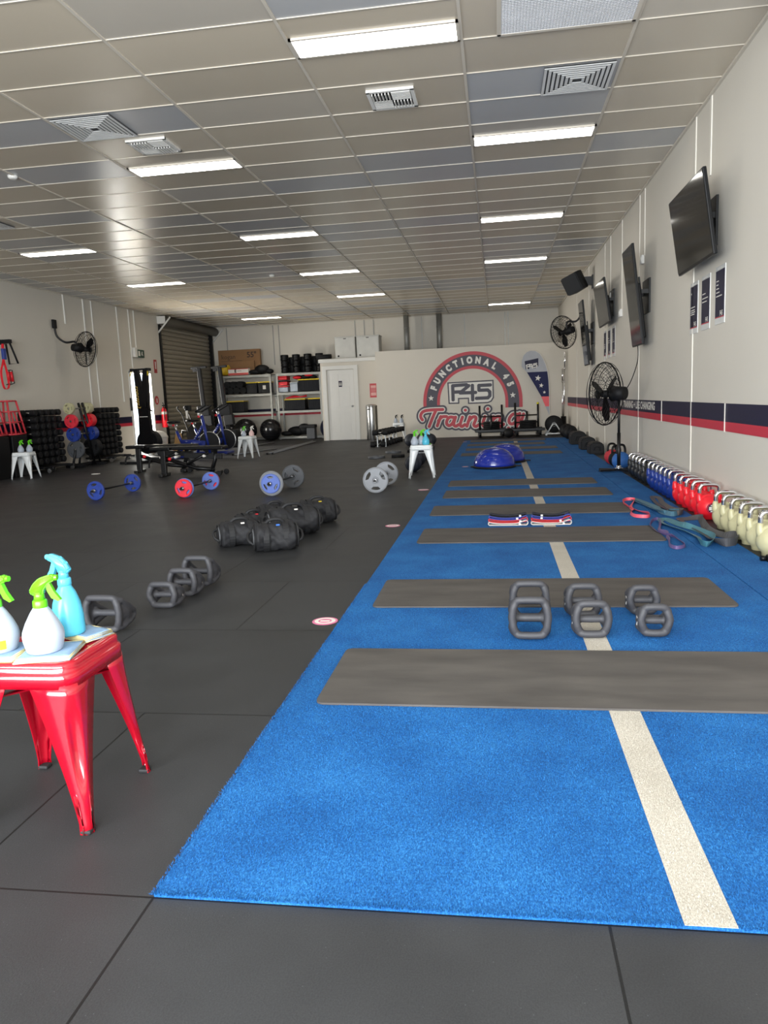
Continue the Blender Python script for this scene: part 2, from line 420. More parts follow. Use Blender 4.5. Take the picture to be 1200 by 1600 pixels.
# maps flat art (x right, y up) onto a wall: facing -y, facing -x, facing +x
FACE_FRONT = RX(R(90), 4, 'X')
FACE_LEFT = RX(R(-90), 4, 'Z') @ RX(R(90), 4, 'X')
FACE_RIGHT = RX(R(90), 4, 'Z') @ RX(R(90), 4, 'X')

# ================================================================== ROOM
XL, XR, YF, YB, HC = -9.25, 1.93, -2.2, 24.5, 3.69
b = B(); box(b, ((XL+XR)/2, (YF+YB)/2, -0.05), (XR-XL, YB-YF, 0.1)); struct('floor', b, 'floor')
b = B(); box(b, ((XL+XR)/2, (YF+YB)/2, HC+0.05), (XR-XL, YB-YF, 0.1)); struct('ceiling', b, 'ceil')
b = B(); box(b, (XR+0.1, (YF+YB)/2, HC/2), (0.2, YB-YF+0.4, HC+0.2)); struct('wall_right', b, 'wall')
b = B(); box(b, ((XL+XR)/2, YB+0.1, HC/2), (XR-XL+0.4, 0.2, HC+0.2)); struct('wall_back', b, 'wall')
b = B()
D0, D1, DZ, S0, S1, SZ = 18.45, 19.62, 2.08, 20.45, 24.35, 3.45
for y0, y1, z0, z1 in ((YF-0.2, D0, -0.1, HC+0.1), (D0, D1, DZ, HC+0.1), (D1, S0, -0.1, HC+0.1), (S0, S1, SZ, HC+0.1), (S1, YB+0.2, -0.1, HC+0.1)):
    box(b, (XL-0.1, (y0+y1)/2, (z0+z1)/2), (0.2, y1-y0, z1-z0))
struct('wall_left', b, 'wall')
b = B()
for x0, x1, z0, z1 in ((XL-0.2, -4.9, -0.1, HC+0.1), (1.5, XR+0.2, -0.1, HC+0.1), (-4.9, 1.5, 3.3, HC+0.1)):
    box(b, ((x0+x1)/2, YF-0.1, (z0+z1)/2), (x1-x0, 0.2, z1-z0))
struct('wall_front', b, 'wall')
b = B(); box(b, (-13.5, 19, -0.12), (8.5, 14, 0.1)); struct('ground_outside', b, mat('pale_paving', (205, 198, 180), 0.8))
# ceiling grid
b = B()
x = -0.20-1.22*7
while x < XR:
    if x > XL+0.02: box(b, (x, (YF+YB)/2, HC-0.004), (0.022, YB-YF, 0.010))
    x += 1.22
y = 5.345-0.594*12
while y < YB:
    if y > YF: box(b, ((XL+XR)/2, y, HC-0.003), (XR-XL, 0.009, 0.005))
    y += 0.594
struct('trim_1', b, 'grid')
b = B(); box(b, (XR-0.012, (YF+YB)/2, HC-0.012), (0.024, YB-YF, 0.024)); box(b, (XL+0.012, (YF+YB)/2, HC-0.012), (0.024, YB-YF, 0.024)); box(b, ((XL+XR)/2, YB-0.012, HC-0.012), (XR-XL, 0.024, 0.024))
struct('trim_2', b, 'grid')
# partition with the mural, washroom box
PY = 21.45
b = B(); box(b, ((-3.36+XR)/2, PY+0.06, 1.235), (XR+3.36, 0.12, 2.47)); box(b, (-3.30, (PY+0.13+YB)/2, 1.235), (0.119, YB-PY-0.13, 2.469))
struct('wall_partition', b, 'wall2')
WY = 21.9
b = B()
for x0, x1, z0, z1 in ((-5.06, -4.88, 0, 2.30), (-4.09, -3.365, 0, 2.30), (-4.88, -4.09, 2.04, 2.30)):
    box(b, ((x0+x1)/2, WY+0.06, (z0+z1)/2), (x1-x0, 0.12, z1-z0))
box(b, (-5.0, (WY+0.12+YB)/2, 1.15), (0.12, YB-WY-0.12, 2.30)); box(b, (-4.21, (WY+YB)/2, 2.33), (1.72, YB-WY, 0.06))
struct('wall_washroom', b, 'wall2')
b = B()
box(b, (-4.95, WY-0.015, 1.03), (0.12, 0.03, 2.06), bev=0.006); box(b, (-4.02, WY-0.015, 1.03), (0.12, 0.03, 2.06), bev=0.006); box(b, (-4.485, WY-0.015, 2.10), (1.06, 0.03, 0.11), bev=0.006)
struct('trim_3', b, 'trim')
b = B(); box(b, (-4.21, WY-0.02, 2.30), (1.78, 0.06, 0.10), bev=0.01); struct('trim_4', b, 'trim')
b = B(); box(b, (-4.485, WY+0.04, 1.02), (0.78, 0.04, 2.03))
for cx in (-4.65, -4.32):
    for z0, z1 in ((0.22, 0.82), (0.98, 1.56), (1.68, 1.90)):
        for r_, d_ in ((0, 0.012), (0.03, 0.004)):
            box(b, (cx, WY+0.02, (z0+z1)/2), (0.21-r_*2, d_, z1-z0-r_*2), bev=0.002)
dr = struct('door_1', b, 'trim')
b = B(); sph(b, (0, 0, 0), 0.032); cyl(b, (0, 0.01, 0), (0, 0.05, 0), 0.014); obj('door_knob', b, 'steel', dr, (-4.15, WY-0.03, 0.98))
b = B(); box(b, (0, 0, 0), (0.10, 0.008, 0.17)); obj('sign_plate', b, 'navy', dr, (-4.49, WY+0.012, 1.63))
b = B()
for dx in (-0.022, 0.022):
    lathe(b, [(0.009, 0), (0.009, 0.001)], T(dx, -0.006, 0.045) @ RX(R(90), 4, 'X'), 10)
    prism(b, [(-0.014, -0.05), (0.014, -0.05), (0.01, 0.03), (-0.01, 0.03)], 0.002, T(dx, -0.005, 0) @ RX(R(90), 4, 'X'))
obj('sign_figures', b, 'whitep', dr, (-4.49, WY+0.012, 1.63))
# side door (swung outward), sill
b = B(); box(b, (XL-0.62, D0+0.02, 1.03), (1.1, 0.045, 2.05)); dr2 = struct('door_2', b, 'trim')
b = B(); box(b, (XL+0.02, D0-0.08, 1.28), (0.03, 0.05, 0.32), bev=0.006); o = obj('door_pull', b, 'black'); o['kind'] = 'structure'
b = B()
for y_ in (D0-0.03, D1+0.03): box(b, (XL+0.01, y_, DZ/2), (0.03, 0.06, DZ+0.06))
box(b, (XL+0.01, (D0+D1)/2, DZ+0.03), (0.03, D1-D0+0.12, 0.06)); struct('trim_5', b, 'trim')
# pale building and wall seen through the side door
b = B(); box(b, (-16.5, 25, 1.6), (0.3, 14, 3.2)); struct('wall_outside', b, mat('outside_render', (235, 230, 215), 0.9))
# roller shutter in the left wall
b = B(); pts = []
nz = 27; hh = SZ/nz
for k in range(nz):
    z0 = k*hh
    for f, dx in ((0.0, 0.0), (0.10, 0.030), (0.5, 0.045), (0.90, 0.030)): pts.append((XL-0.10+dx, z0+f*hh))
pts.append((XL-0.10, SZ))
poly = pts+[(XL-0.14, SZ), (XL-0.14, 0)]
prism(b, [(y_, x_) for x_, y_ in poly], S1-S0, Matrix(((0, 1, 0, 0), (0, 0, 1, S0), (1, 0, 0, 0), (0, 0, 0, 1))))
rd = struct('door_3', b, 'shutter')
b = B()
for y_ in (S0-0.01, S1+0.01): box(b, (XL-0.02, y_, SZ/2), (0.12, 0.10, SZ))
obj('guide_rail', b, 'black', rd)
b = B(); cyl(b, (XL+0.13, S0-0.05, 3.545), (XL+0.13, S1+0.05, 3.545), 0.135, n=20); obj('shutter_roll', b, mat('dark_shutter', (84, 78, 68), 0.5), rd)
b = B()
for y_ in (S0-0.12, S1+0.08):
    tube(b, [(XL+0.02, y_, 3.22), (XL+0.40, y_, 3.62)], 0.025); box(b, (XL+0.13, y_, 3.56), (0.24, 0.02, 0.2))
obj('bracket', b, 'trim', rd)
# wall stripes (vinyl bands)
def stripe(name, c, s, cat):
    b = B(); box(b, c, s, mi=0)
    return b
ST = ((0.835, 0.99, 'navy'), (0.755, 0.835, 'redv'))
n_ = 6
for z0, z1, m_ in ST:
    b = B(); box(b, (XR-0.003, (YF+PY)/2, (z0+z1)/2), (0.006, PY-YF, z1-z0)); struct('trim_%d' % n_, b, m_); n_ += 1
    b = B()
    for y0, y1 in ((YF, D0-0.07), (D1+0.07, S0-0.07)): box(b, (XL+0.003, (y0+y1)/2, (z0+z1)/2-0.02), (0.006, y1-y0, z1-z0))
    struct('trim_%d' % n_, b, m_); n_ += 1
    b = B(); box(b, ((XL-5.06)/2, YB-0.003, (z0+z1)/2-0.01), (-5.06-XL, 0.006, z1-z0)); struct('trim_%d' % n_, b, m_); n_ += 1
# seams / battens on the walls
b = B()
for y_, w_, z0 in ((8.02, 0.022, 0.0), (10.56, 0.04, 2.84), (10.9, 0.012, 0), (12.35, 0.03, 2.3), (13.55, 0.05, 2.6), (7.5, 0.05, 3.0), (16.6, 0.05, 0), (5.2, 0.01, 0), (14.2, 0.012, 0), (19.0, 0.03, 0), (2.4, 0.03, 0)):
    box(b, (XR-0.004, y_, (z0+HC)/2), (0.01, w_, HC-z0))
box(b, (XR-0.006, 6.86, 0.87), (0.012, 0.012, 0.24)); box(b, (XR-0.006, 9.39, 0.87), (0.012, 0.008, 0.24))
struct('trim_%d' % n_, b, 'seam'); n_ += 1
b = B()
for y_, z0, w_ in ((15.70, 3.05, 0.03), (16.5, 1.1, 0.03), (16.85, 1.1, 0.02), (18.05, 1.35, 0.035), (18.66, 2.2, 0.03), (18.95, 2.65, 0.03), (12.0, 0, 0.01)):
    box(b, (XL+0.012, y_, (z0+HC)/2), (0.024, w_, HC-z0))
struct('trim_%d' % n_, b, 'trim'); n_ += 1
b = B()
for x_, z0 in ((-8.75, 2.0), (-7.17, 2.4), (-6.98, 2.5), (-4.45, 2.4), (-4.15, 2.4), (-3.85, 2.4), (-2.3, 2.3), (-0.95, 2.3), (0.3, 2.3), (0.4, 2.3)):
    box(b, (x_, YB-0.01, (z0+HC)/2), (0.02, 0.02, HC-z0))
struct('trim_%d' % n_, b, 'galv'); n_ += 1
# galvanised duct pipes above the partition
for x_ in (-2.76, -1.73):
    b = B(); cyl(b, (x_, YB-0.3, 2.3), (x_, YB-0.3, HC), 0.085, n=20)
    for z_ in (2.7, 3.3): lathe(b, [(0.09, 0), (0.09, 0.03)], T(x_, YB-0.3, z_), 20)
    o = obj('duct_pipe', b, 'galv'); tag(o, 'vertical galvanised duct pipe above the mural wall, ' + ('nearer the white storage cabinets' if x_ < -2 else 'farther from the white storage cabinets'), 'pipe', 'duct pipes')

# ------------------------------------------------------------------ ceiling fittings
def ceiling_light(x, y, label):
    t = thing('ceiling_light', label, 'light', (x, y, HC), group='ceiling light panels')
    b = B()
    for s in (-1, 1): box(b, (s*0.59, 0, -0.008), (0.02, 0.30, 0.016)); box(b, (0, s*0.14, -0.008), (1.2, 0.02, 0.016))
    obj('frame', b, 'grid', t)
    b = B(); box(b, (0, 0, -0.012), (1.16, 0.26, 0.008)); obj('diffuser', b, 'lamp', t)
    return t
LP = [(-0.81, 5.78, 'long white ceiling light panel nearest the camera, above the floor mats'),
      (0.41, 8.17, 'ceiling light panel beside the square diffuser, second nearest to the camera'),
      (0.41, 11.73, 'ceiling light panel over the blue turf, level with the large screen on the wall'),
      (0.41, 15.30, 'ceiling light panel over the turf, just before the black wall speaker'),
      (0.41, 22.43, 'farthest ceiling light panel in the row over the turf'),
      (-3.24, 8.17, 'ceiling light panel just beyond the small white vent and triangular diffuser'),
      (-3.24, 11.73, 'ceiling light panel second along the middle row of four'),
      (-3.24, 15.30, 'ceiling light panel third along the middle row of four'),
      (-3.24, 18.86, 'ceiling light panel farthest along the middle row of four'),
      (-6.90, 11.73, 'ceiling light panel closest to the camera in the row by the left wall'),
      (-6.90, 15.30, 'ceiling light panel second in the row by the left wall'),
      (-6.90, 22.43, 'ceiling light panel closest to the storage shelves')]
for a in LP: ceiling_light(*a)
def diffuser(x, y, label):
    t = thing('ceiling_diffuser', label, 'air vent', (x, y, HC), group='square ceiling diffusers')
    b = B(); box(b, (0, 0, -0.006), (0.55, 0.55, 0.006)); obj('backing', b, mat('vent_dark', (96, 96, 96), 0.6), t)
    b = B()
    for k in range(7):
        s = 0.275-0.036*k; z = -0.012-0.001*k
        for a in range(4):
            mx = RX(R(90*a), 4, 'Z')
            prism(b, [(-s, s), (-s+0.022, s-0.022), (s-0.022, s-0.022), (s, s)], 0.004, mx @ T(0, 0, z-0.012) @ Matrix.Identity(4))
    obj('louvre', b, mat('vent_white', (214, 214, 212), 0.45), t)
diffuser(0.70, 6.83, 'large square louvred diffuser in the ceiling above the turf')
diffuser(-3.54, 6.83, 'large square louvred diffuser beside the small slatted vent, away from the turf')
diffuser(-6.75, 9.72, 'square louvred diffuser cut off by the left edge of the photo')
def small_vent(x, y, label):
    t = thing('ceiling_vent', label, 'air vent', (x, y, HC), group='small slatted vents')
    b = B()
    for s in (-1, 1): box(b, (s*0.185, 0, -0.01), (0.03, 0.40, 0.02)); box(b, (0, s*0.19, -0.01), (0.40, 0.03, 0.02))
    obj('frame', b, 'trim', t)
    b = B(); box(b, (0, 0, -0.003), (0.36, 0.36, 0.004)); obj('backing', b, 'matte', t)
    b = B()
    for qx, qy, d in ((-1, 1, 0), (1, 1, 1), (-1, -1, 1), (1, -1, 0)):
        for k in range(6):
            o_ = (k-2.5)*0.028
            if d: box(b, (qx*0.085+o_, qy*0.085, -0.02), (0.006, 0.16, 0.03), T(0, 0, 0))
            else: box(b, (qx*0.085, qy*0.085+o_, -0.02), (0.16, 0.020, 0.006))
    obj('slats', b, 'trim', t)
small_vent(-0.83, 6.87, 'small white slatted vent between the nearest light panel and the mats row')
small_vent(-3.26, 7.44, 'small white slatted vent touching the large triangular looking diffuser')
t = thing('return_air_grille', 'perforated grey return air grille in the ceiling at the top edge', 'air vent', (0.53, 5.62, HC))
b = B()
for s in (-1, 1): box(b, (s*0.465, 0, -0.01), (0.03, 0.59, 0.02)); box(b, (0, s*0.285, -0.01), (0.95, 0.03, 0.02))
obj('frame', b, 'grid', t)
b = B()
for k in range(44): box(b, (-0.45+k*0.021, 0, -0.012), (0.006, 0.55, 0.010))
for k in range(26): box(b, (0, -0.27+k*0.0215, -0.014), (0.9, 0.006, 0.008))
obj('mesh', b, mat('grille_grey', (196, 196, 198), 0.5), t)
b = B(); box(b, (0, 0, -0.003), (0.9, 0.55, 0.004)); obj('backing', b, mat('vent_mid', (120, 118, 116), 0.6), t)
for x, y, l in ((-5.11, 7.94, 'round white smoke detector near the left ceiling edge'), (-4.4, 15.2, 'white smoke detector between the far light panels')):
    b = B(); lathe(b, [(0.055, 0), (0.05, -0.02), (0.03, -0.035)], T(x, y, HC)); tag(obj('smoke_detector', b, 'trim'), l, 'smoke detector')

# ------------------------------------------------------------------ mural on the partition
Z0 = PY-0.001
mural = thing('wall_mural', 'round red and charcoal mural with arched lettering painted on the white partition', 'mural', (-0.668, PY, 0.968))
def ring(b, r0, r1, a0, a1, z, down=0.0, mi=0, n=64):
    po = [(r1*math.cos(R(a0+(a1-a0)*k/n)), r1*math.sin(R(a0+(a1-a0)*k/n))) for k in range(n+1)]
    pi_ = [(r0*math.cos(R(a0+(a1-a0)*k/n)), r0*math.sin(R(a0+(a1-a0)*k/n))) for k in range(n+1)]
    if down: po = [(r1, -down)]+po+[(-r1, -down)]; pi_ = [(r0, -down)]+pi_+[(-r0, -down)]
    for k in range(len(po)-1):
        vs = [b.verts.new((x, y, z)) for x, y in (po[k], po[k+1], pi_[k+1], pi_[k])]; b.faces.new(vs)
def flat(name, fn, m, z, parent=mural, mx=FACE_FRONT):
    b = B(); fn(b); bmesh.ops.translate(b, vec=(0, 0, z), verts=b.verts); xf(b, b.verts, mx); return obj(name, b, m, parent)
flat('outer_arch', lambda b: ring(b, 1.285, 1.376, 0, 180, 0, 0.2), 'redp', 0.003)
flat('dark_arch', lambda b: ring(b, 0.985, 1.285, 0, 180, 0, 0.2), 'char', 0.003)
flat('inner_arch', lambda b: ring(b, 0.905, 0.985, 0, 180, 0, 0.2), 'redp', 0.003)
def UV(u, v):   # drawing units of the mural art -> metres about its centre
    return (-2.205+(u-15)*0.003707+0.668, 0.918-0.003713*(v-490)-0.000146*(u-225)-0.968)
def star(cx, cy, r, a0=90):
    return [(cx+(r if k % 2 == 0 else r*0.42)*math.cos(R(a0+36*k)), cy+(r if k % 2 == 0 else r*0.42)*math.sin(R(a0+36*k))) for k in range(10)]
for ch, u, v in zip('FUNCTIONAL45', (133, 165, 207, 254, 308, 360, 415, 478, 540, 592, 672, 708), (365, 310, 260, 215, 181, 165, 160, 165, 184, 215, 288, 341)):
    x, y = UV(u, v); a = math.atan2(y, x)-PI/2
    rr = 1.133
    me = text_mesh(ch, 0.235, 0.017)
    mm = T(rr*math.cos(a+PI/2), rr*math.sin(a+PI/2), 0) @ RX(a, 4, 'Z') @ Matrix.Diagonal((0.80, 1.0, 1, 1))
    flat('arch_letter', lambda b: addmesh(b, me, mm), 'whitep', 0.006)
for u, v in ((119, 443), (730, 420)):
    x, y = UV(u, v); flat('star', lambda b: prism(b, star(x, y, 0.085), 0.001), 'whitep', 0.005)
# monogram box
def P(pts): return [UV(*p) for p in pts]
box_o = P([(245, 325), (590, 307), (590, 440), (572, 468), (545, 480), (396, 486), (396, 448), (331, 450), (331, 484), (250, 486)])
def shrink(poly, d):
    n = len(poly); out = []
    ar = sum(poly[i][0]*poly[(i+1) % n][1]-poly[(i+1) % n][0]*poly[i][1] for i in range(n)); s = 1 if ar > 0 else -1
    for i in range(n):
        p0, p1, p2 = Vector(poly[i-1]), Vector(poly[i]), Vector(poly[(i+1) % n])
        e1 = (p1-p0).normalized(); e2 = (p2-p1).normalized(); n1 = Vector((-e1.y, e1.x))*s; n2 = Vector((-e2.y, e2.x))*s
        k = (n1+n2); k = k/(k.length_squared/2) if k.length > 0.3 else n1
        out.append(tuple(p1+k*d))
    return out
flat('monogram_frame', lambda b: addmesh(b, curve_mesh([box_o], 0.0005)), 'char', 0.004)
flat('monogram_gap', lambda b: addmesh(b, curve_mesh([shrink(box_o, 0.035)], 0.0005)), 'whitep', 0.006)
MONO = [[(285, 455), (285, 350), (388, 342)], [(285, 398), (345, 395)], [(345, 398), (405, 350)], [(340, 404), (455, 400)], [(432, 348), (432, 455)],
        [(565, 345), (480, 349), (480, 384), (545, 382), (560, 396), (560, 425), (545, 440), (460, 444)]]
def mono(b, w, z, sc=1.0, mx=None, unit=1.0):
    strokes_mesh(b, [[(x*unit, y*unit) for x, y in P(s)] for s in MONO], w*unit, 0.008*unit)
flat('monogram', lambda b: mono(b, 0.092, 0), 'char', 0.008)
WORD = [[(48, 605), (36, 585), (40, 560), (62, 540), (110, 531), (205, 527)], [(150, 540), (128, 585), (98, 655)],
        [(188, 580), (160, 650)], [(170, 612), (198, 583), (232, 580)],
        [(290, 588), (258, 584), (236, 606), (232, 634), (250, 648), (276, 630), (296, 586)], [(300, 584), (284, 636), (300, 652), (322, 640)],
        [(352, 584), (334, 638), (346, 654), (368, 640)], [(374, 532), (376, 532)],
        [(408, 582), (384, 652)], [(394, 618), (424, 586), (448, 582), (452, 600), (436, 640), (450, 654), (474, 640)],
        [(520, 580), (502, 636), (514, 652), (536, 636)], [(542, 522), (544, 522)],
        [(584, 580), (560, 650)], [(570, 615), (602, 584), (630, 580), (634, 598), (618, 638), (632, 652), (658, 636)],
        [(765, 562), (728, 562), (702, 592), (700, 622), (722, 634), (750, 612), (772, 562)], [(778, 556), (758, 640), (736, 682), (704, 686), (694, 664)], [(756, 640), (790, 606), (806, 560)]]
WORD = [[(x, y) for x, y in P(s)] for s in WORD]
WORD = [[(p.x, p.y) for p in smooth_path([(x, y, 0) for x, y in s], 5)] if len(s) > 2 else s for s in WORD]
def word(b, w): strokes_mesh(b, WORD, w)
flat('word_dark_outline', lambda b: word(b, 0.24), 'char', 0.010)  # wide charcoal outline printed around the lettering
flat('word_outline', lambda b: word(b, 0.142), 'whitep', 0.012)
flat('word', lambda b: word(b, 0.086), 'redp', 0.014)

# lettering on the right wall stripe
t = thing('wall_lettering', 'white capital lettering on the navy wall stripe behind the pedestal fan', 'sign', (XR-0.008, 11.2, 0.915))
b = B(); addmesh(b, text_mesh('TEAM TRAINING + LIFE CHANGING', 0.135, 0.005), FACE_LEFT @ Matrix.Diagonal((1.32, 1.0, 1, 1))); obj('letters', b, 'whitep', t)
for v in t.children: v.location = (-0.001, 0, 0)

# ------------------------------------------------------------------ turf, line, mats, floor stickers
tf = thing('turf_strip', 'wide blue turf lane running down the room beside the right wall', 'turf', (0.285, 1.54, 0))
b = B(); box(b, (0, 8.95, 0.005), (2.23, 17.9, 0.010), bev=0.003); obj('turf_pile', b, 'turf', tf)
def blades(n, x0, x1, y0, y1, lean, seed):
    import numpy as np
    g = np.random.default_rng(seed); x = g.uniform(x0, x1, n); y = g.uniform(y0, y1, n); a = g.uniform(0, 2*PI, n); h = g.uniform(0.004, 0.008, n); d = g.uniform(0, 2*PI, n); l = g.uniform(0, lean, n)
    v = np.zeros((n, 3, 3)); wx = np.cos(a)*0.0011; wy = np.sin(a)*0.0011; z = 0.0095
    v[:, 0] = np.stack([x-wx, y-wy, np.full(n, z)], 1); v[:, 1] = np.stack([x+wx, y+wy, np.full(n, z)], 1); v[:, 2] = np.stack([x+np.cos(d)*l, y+np.sin(d)*l, z+h], 1)
    return v.reshape(-1, 3)
def blade_obj(name, parts, m, parent):
    import numpy as np
    v = np.concatenate(parts); me = bpy.data.meshes.new(name); me.from_pydata(v.tolist(), [], [(3*k, 3*k+1, 3*k+2) for k in range(len(v)//3)]); me.materials.append(M[m])
    o = bpy.data.objects.new(name, me); col.objects.link(o); o.parent = parent; o['kind'] = 'stuff'
Y_ = -8.95+8.95
LX = lambda y: 0.10+0.04*(1-y/17.9)*0
blade_obj('turf_blades', [blades(26000, -1.115, 0.085, 0, 1.1, 0.006, 1), blades(20000, 0.205, 1.115, 0, 1.1, 0.006, 2), blades(14000, -1.115, 0.09, 1.1, 2.6, 0.006, 3), blades(9000, 0.205, 1.115, 1.1, 2.6, 0.006, 4), blades(2500, -1.122, 0.088, -0.006, 0.004, 0.008, 5), blades(2000, 0.205, 1.115, -0.006, 0.004, 0.008, 6), blades(3500, -1.121, -1.111, 0, 3.0, 0.008, 7)], 'turf', tf)
blade_obj('line_blades', [blades(3500, 0.095, 0.198, 0, 1.1, 0.005, 8), blades(2000, 0.096, 0.196, 1.1, 2.6, 0.005, 9)], 'line', tf)
b = B()
prism(b, [(-0.049-0.010+0.15, 0.0), (0.20, 0.0), (0.185, 17.9), (0.10, 17.9)], 0.0012, T(0, 0, 0.0102)); obj('lane_line', b, 'line', tf)
o = B(); box(o, (1.555, 1.54+8.95, 0.005), (0.298, 17.9, 0.010), bev=0.003); tag(obj('turf_edge_strip', o, 'turf'), 'narrow blue turf strip between the wide lane and the kettlebells', 'turf')
def mat_sheet(x0, x1, y0, y1, rz, label):
    w_, l_ = x1-x0, y1-y0
    t = bmesh.new(); nx, ny = 24, 8
    pts = rrect(w_, l_, 0.035)
    prism(t, pts, 0.008)
    bmesh.ops.triangulate(t, faces=[f for f in t.faces if len(f.verts) > 4])
    o = obj('exercise_mat', t, 'mat', None, ((x0+x1)/2, (y0+y1)/2, 0.0115)); o.rotation_euler = (0, 0, R(rz))
    tag(o, label, 'mat', 'exercise mats laid across the turf')
for a in ((-0.705, 1.255, 2.66, 3.29, -0.2, 'dark grey exercise mat on the turf, the one nearest the camera'),
          (-0.705, 1.22, 4.00, 4.62, 0.3, 'dark grey exercise mat with the back row of Y-shaped weights at its edge'),
          (-0.645, 1.245, 5.81, 6.45, -0.5, 'dark grey exercise mat just in front of the folded fabric bands'),
          (-0.665, 1.23, 7.20, 7.83, 0.2, 'dark grey exercise mat just behind the folded fabric bands'),
          (-0.625, 1.24, 8.44, 9.11, -0.4, 'exercise mat fifth from the camera, between band mats and half balls'),
          (-0.635, 1.215, 9.55, 10.19, -0.5, 'exercise mat nearest in front of the blue half balls'),
          (-0.70, 1.20, 14.40, 15.05, 0.3, 'exercise mat nearest behind the blue half balls'),
          (-0.66, 1.22, 15.75, 16.40, 0.2, 'second exercise mat behind the blue half balls'),
          (-0.68, 1.05, 17.15, 17.8, 0.1, 'third exercise mat behind the blue half balls'),
          (-0.66, 1.15, 18.55, 19.2, 0.1, 'farthest exercise mat, in front of the push sleds')):
    mat_sheet(*a)
for x, y, l in ((-0.92, 3.78, 'round pink and white floor sticker nearest the camera'), (-0.96, 6.75, 'round pink and white floor sticker level with the sandbags'), (-0.93, 9.4, 'round floor sticker in front of the white stool'),
                (-0.80, 18.9, 'pale sticker at the far end of the turf edge'), (-0.52, 12.25, 'pale sticker on the turf beside the nearer half ball')):
    t = thing('floor_sticker', l, 'sticker', (x, y, 0.0105 if x > -0.83 else 0.0), group=None); k = 0.8 if y > 10 else 1.0
    b = B(); lathe(b, [(0.068*k, 0.0), (0.068*k, 0.0015)], None, 32); obj('disc', b, mat('sticker_pink', (214, 110, 150), 0.4), t)
    b = B(); ring(b, 0.036*k, 0.056*k, 0, 360, 0.0022, n=32); box(b, (0, 0, 0.002), (0.05*k, 0.022*k, 0.0005)); obj('sticker_print', b, 'whitep', t)

# ================================================================== STOOLS AND SPRAY BOTTLES
def make_stool(m, label, loc, rz=0.0, top=0.152, foot=0.19, h=0.475, group=None):
    t = thing('metal_stool', label, 'stool', loc, rz, group)
    b = B()
    # pressed seat: raised rim, shallow dish, rolled lip and skirt
    prof = [(-0.012, h-0.004), (-0.030, h-0.004), (-0.022, h), (-0.008, h), (0.0, h-0.004), (0.003, h-0.012), (0.001, h-0.026), (0.006, h-0.030), (0.010, h-0.034), (0.010, h-0.070), (0.006, h-0.070), (0.002, h-0.034)]
    rings = []
    for d, z in prof:
        r = 0.045+max(d, -0.04)
        rings.append([b.verts.new((x, y, z)) for x, y in rrect((top+d)*2, (top+d)*2, max(r, 0.012), 6)])
    n = len(rings[0])
    for a, c in zip(rings[1:], rings[2:]):
        for k in range(n): b.faces.new((a[k], a[(k+1) % n], c[(k+1) % n], c[k]))
    b.faces.new(rings[1])
    for f in b.faces: f.smooth = True
    b.verts.ensure_lookup_table()
    for v in rings[0]: b.verts.remove(v)
    obj('seat', b, m, t)
    for sx in (1, -1):
        for sy in (1, -1):
            b = B(); rings = []
            N = 14
            for i in range(N+1):
                f = i/N; z = (h-0.062)*(1-f)
                half = 0.100*(1-f)**1.35+0.026+0.004*(f > 0.93)      # width of each wing of the folded leg
                cx = (top+0.008)+(foot-top-0.008)*(f**1.15)
                r = 0.03*(1-f)+0.016
                sec = []
                sec.append((cx-half, cx)); sec.append((cx-half*0.55, cx+0.0))
                dent = 0.013*math.sin(min(1, max(0, (f-0.12)/0.60))*PI)
                for k in range(7):
                    a = R(90-90*k/6); px = cx-r+r*math.cos(a); py = cx-r+r*math.sin(a)
                    if k in (2, 3, 4): px -= dent; py -= dent
                    sec.append((px, py))
                sec.append((cx, cx-half*0.55)); sec.append((cx, cx-half))
                rings.append([b.verts.new((x*sx, y*sy, z)) for x, y in sec])
            for a, c in zip(rings, rings[1:]):
                for k in range(len(a)-1): b.faces.new((a[k], a[k+1], c[k+1], c[k]))
            for f in b.faces: f.smooth = True
            lg = obj('leg', b, m, t)
            md = lg.modifiers.new('s', 'SOLIDIFY'); md.thickness = 0.003; md.offset = -1
            b = B(); box(b, (sx*(foot-0.016), sy*(foot-0.016), 0.006), (0.032, 0.032, 0.012), bev=0.004); obj('foot_pad', b, 'webbing', lg)
    b = B()
    z = h-0.115
    for a in (45, -45):
        mx = RX(R(a), 4, 'Z'); box(b, (0, 0, z), (top*2.55, 0.022, 0.006), mx, bev=0.002)
    obj('brace', b, m, t)
    return t
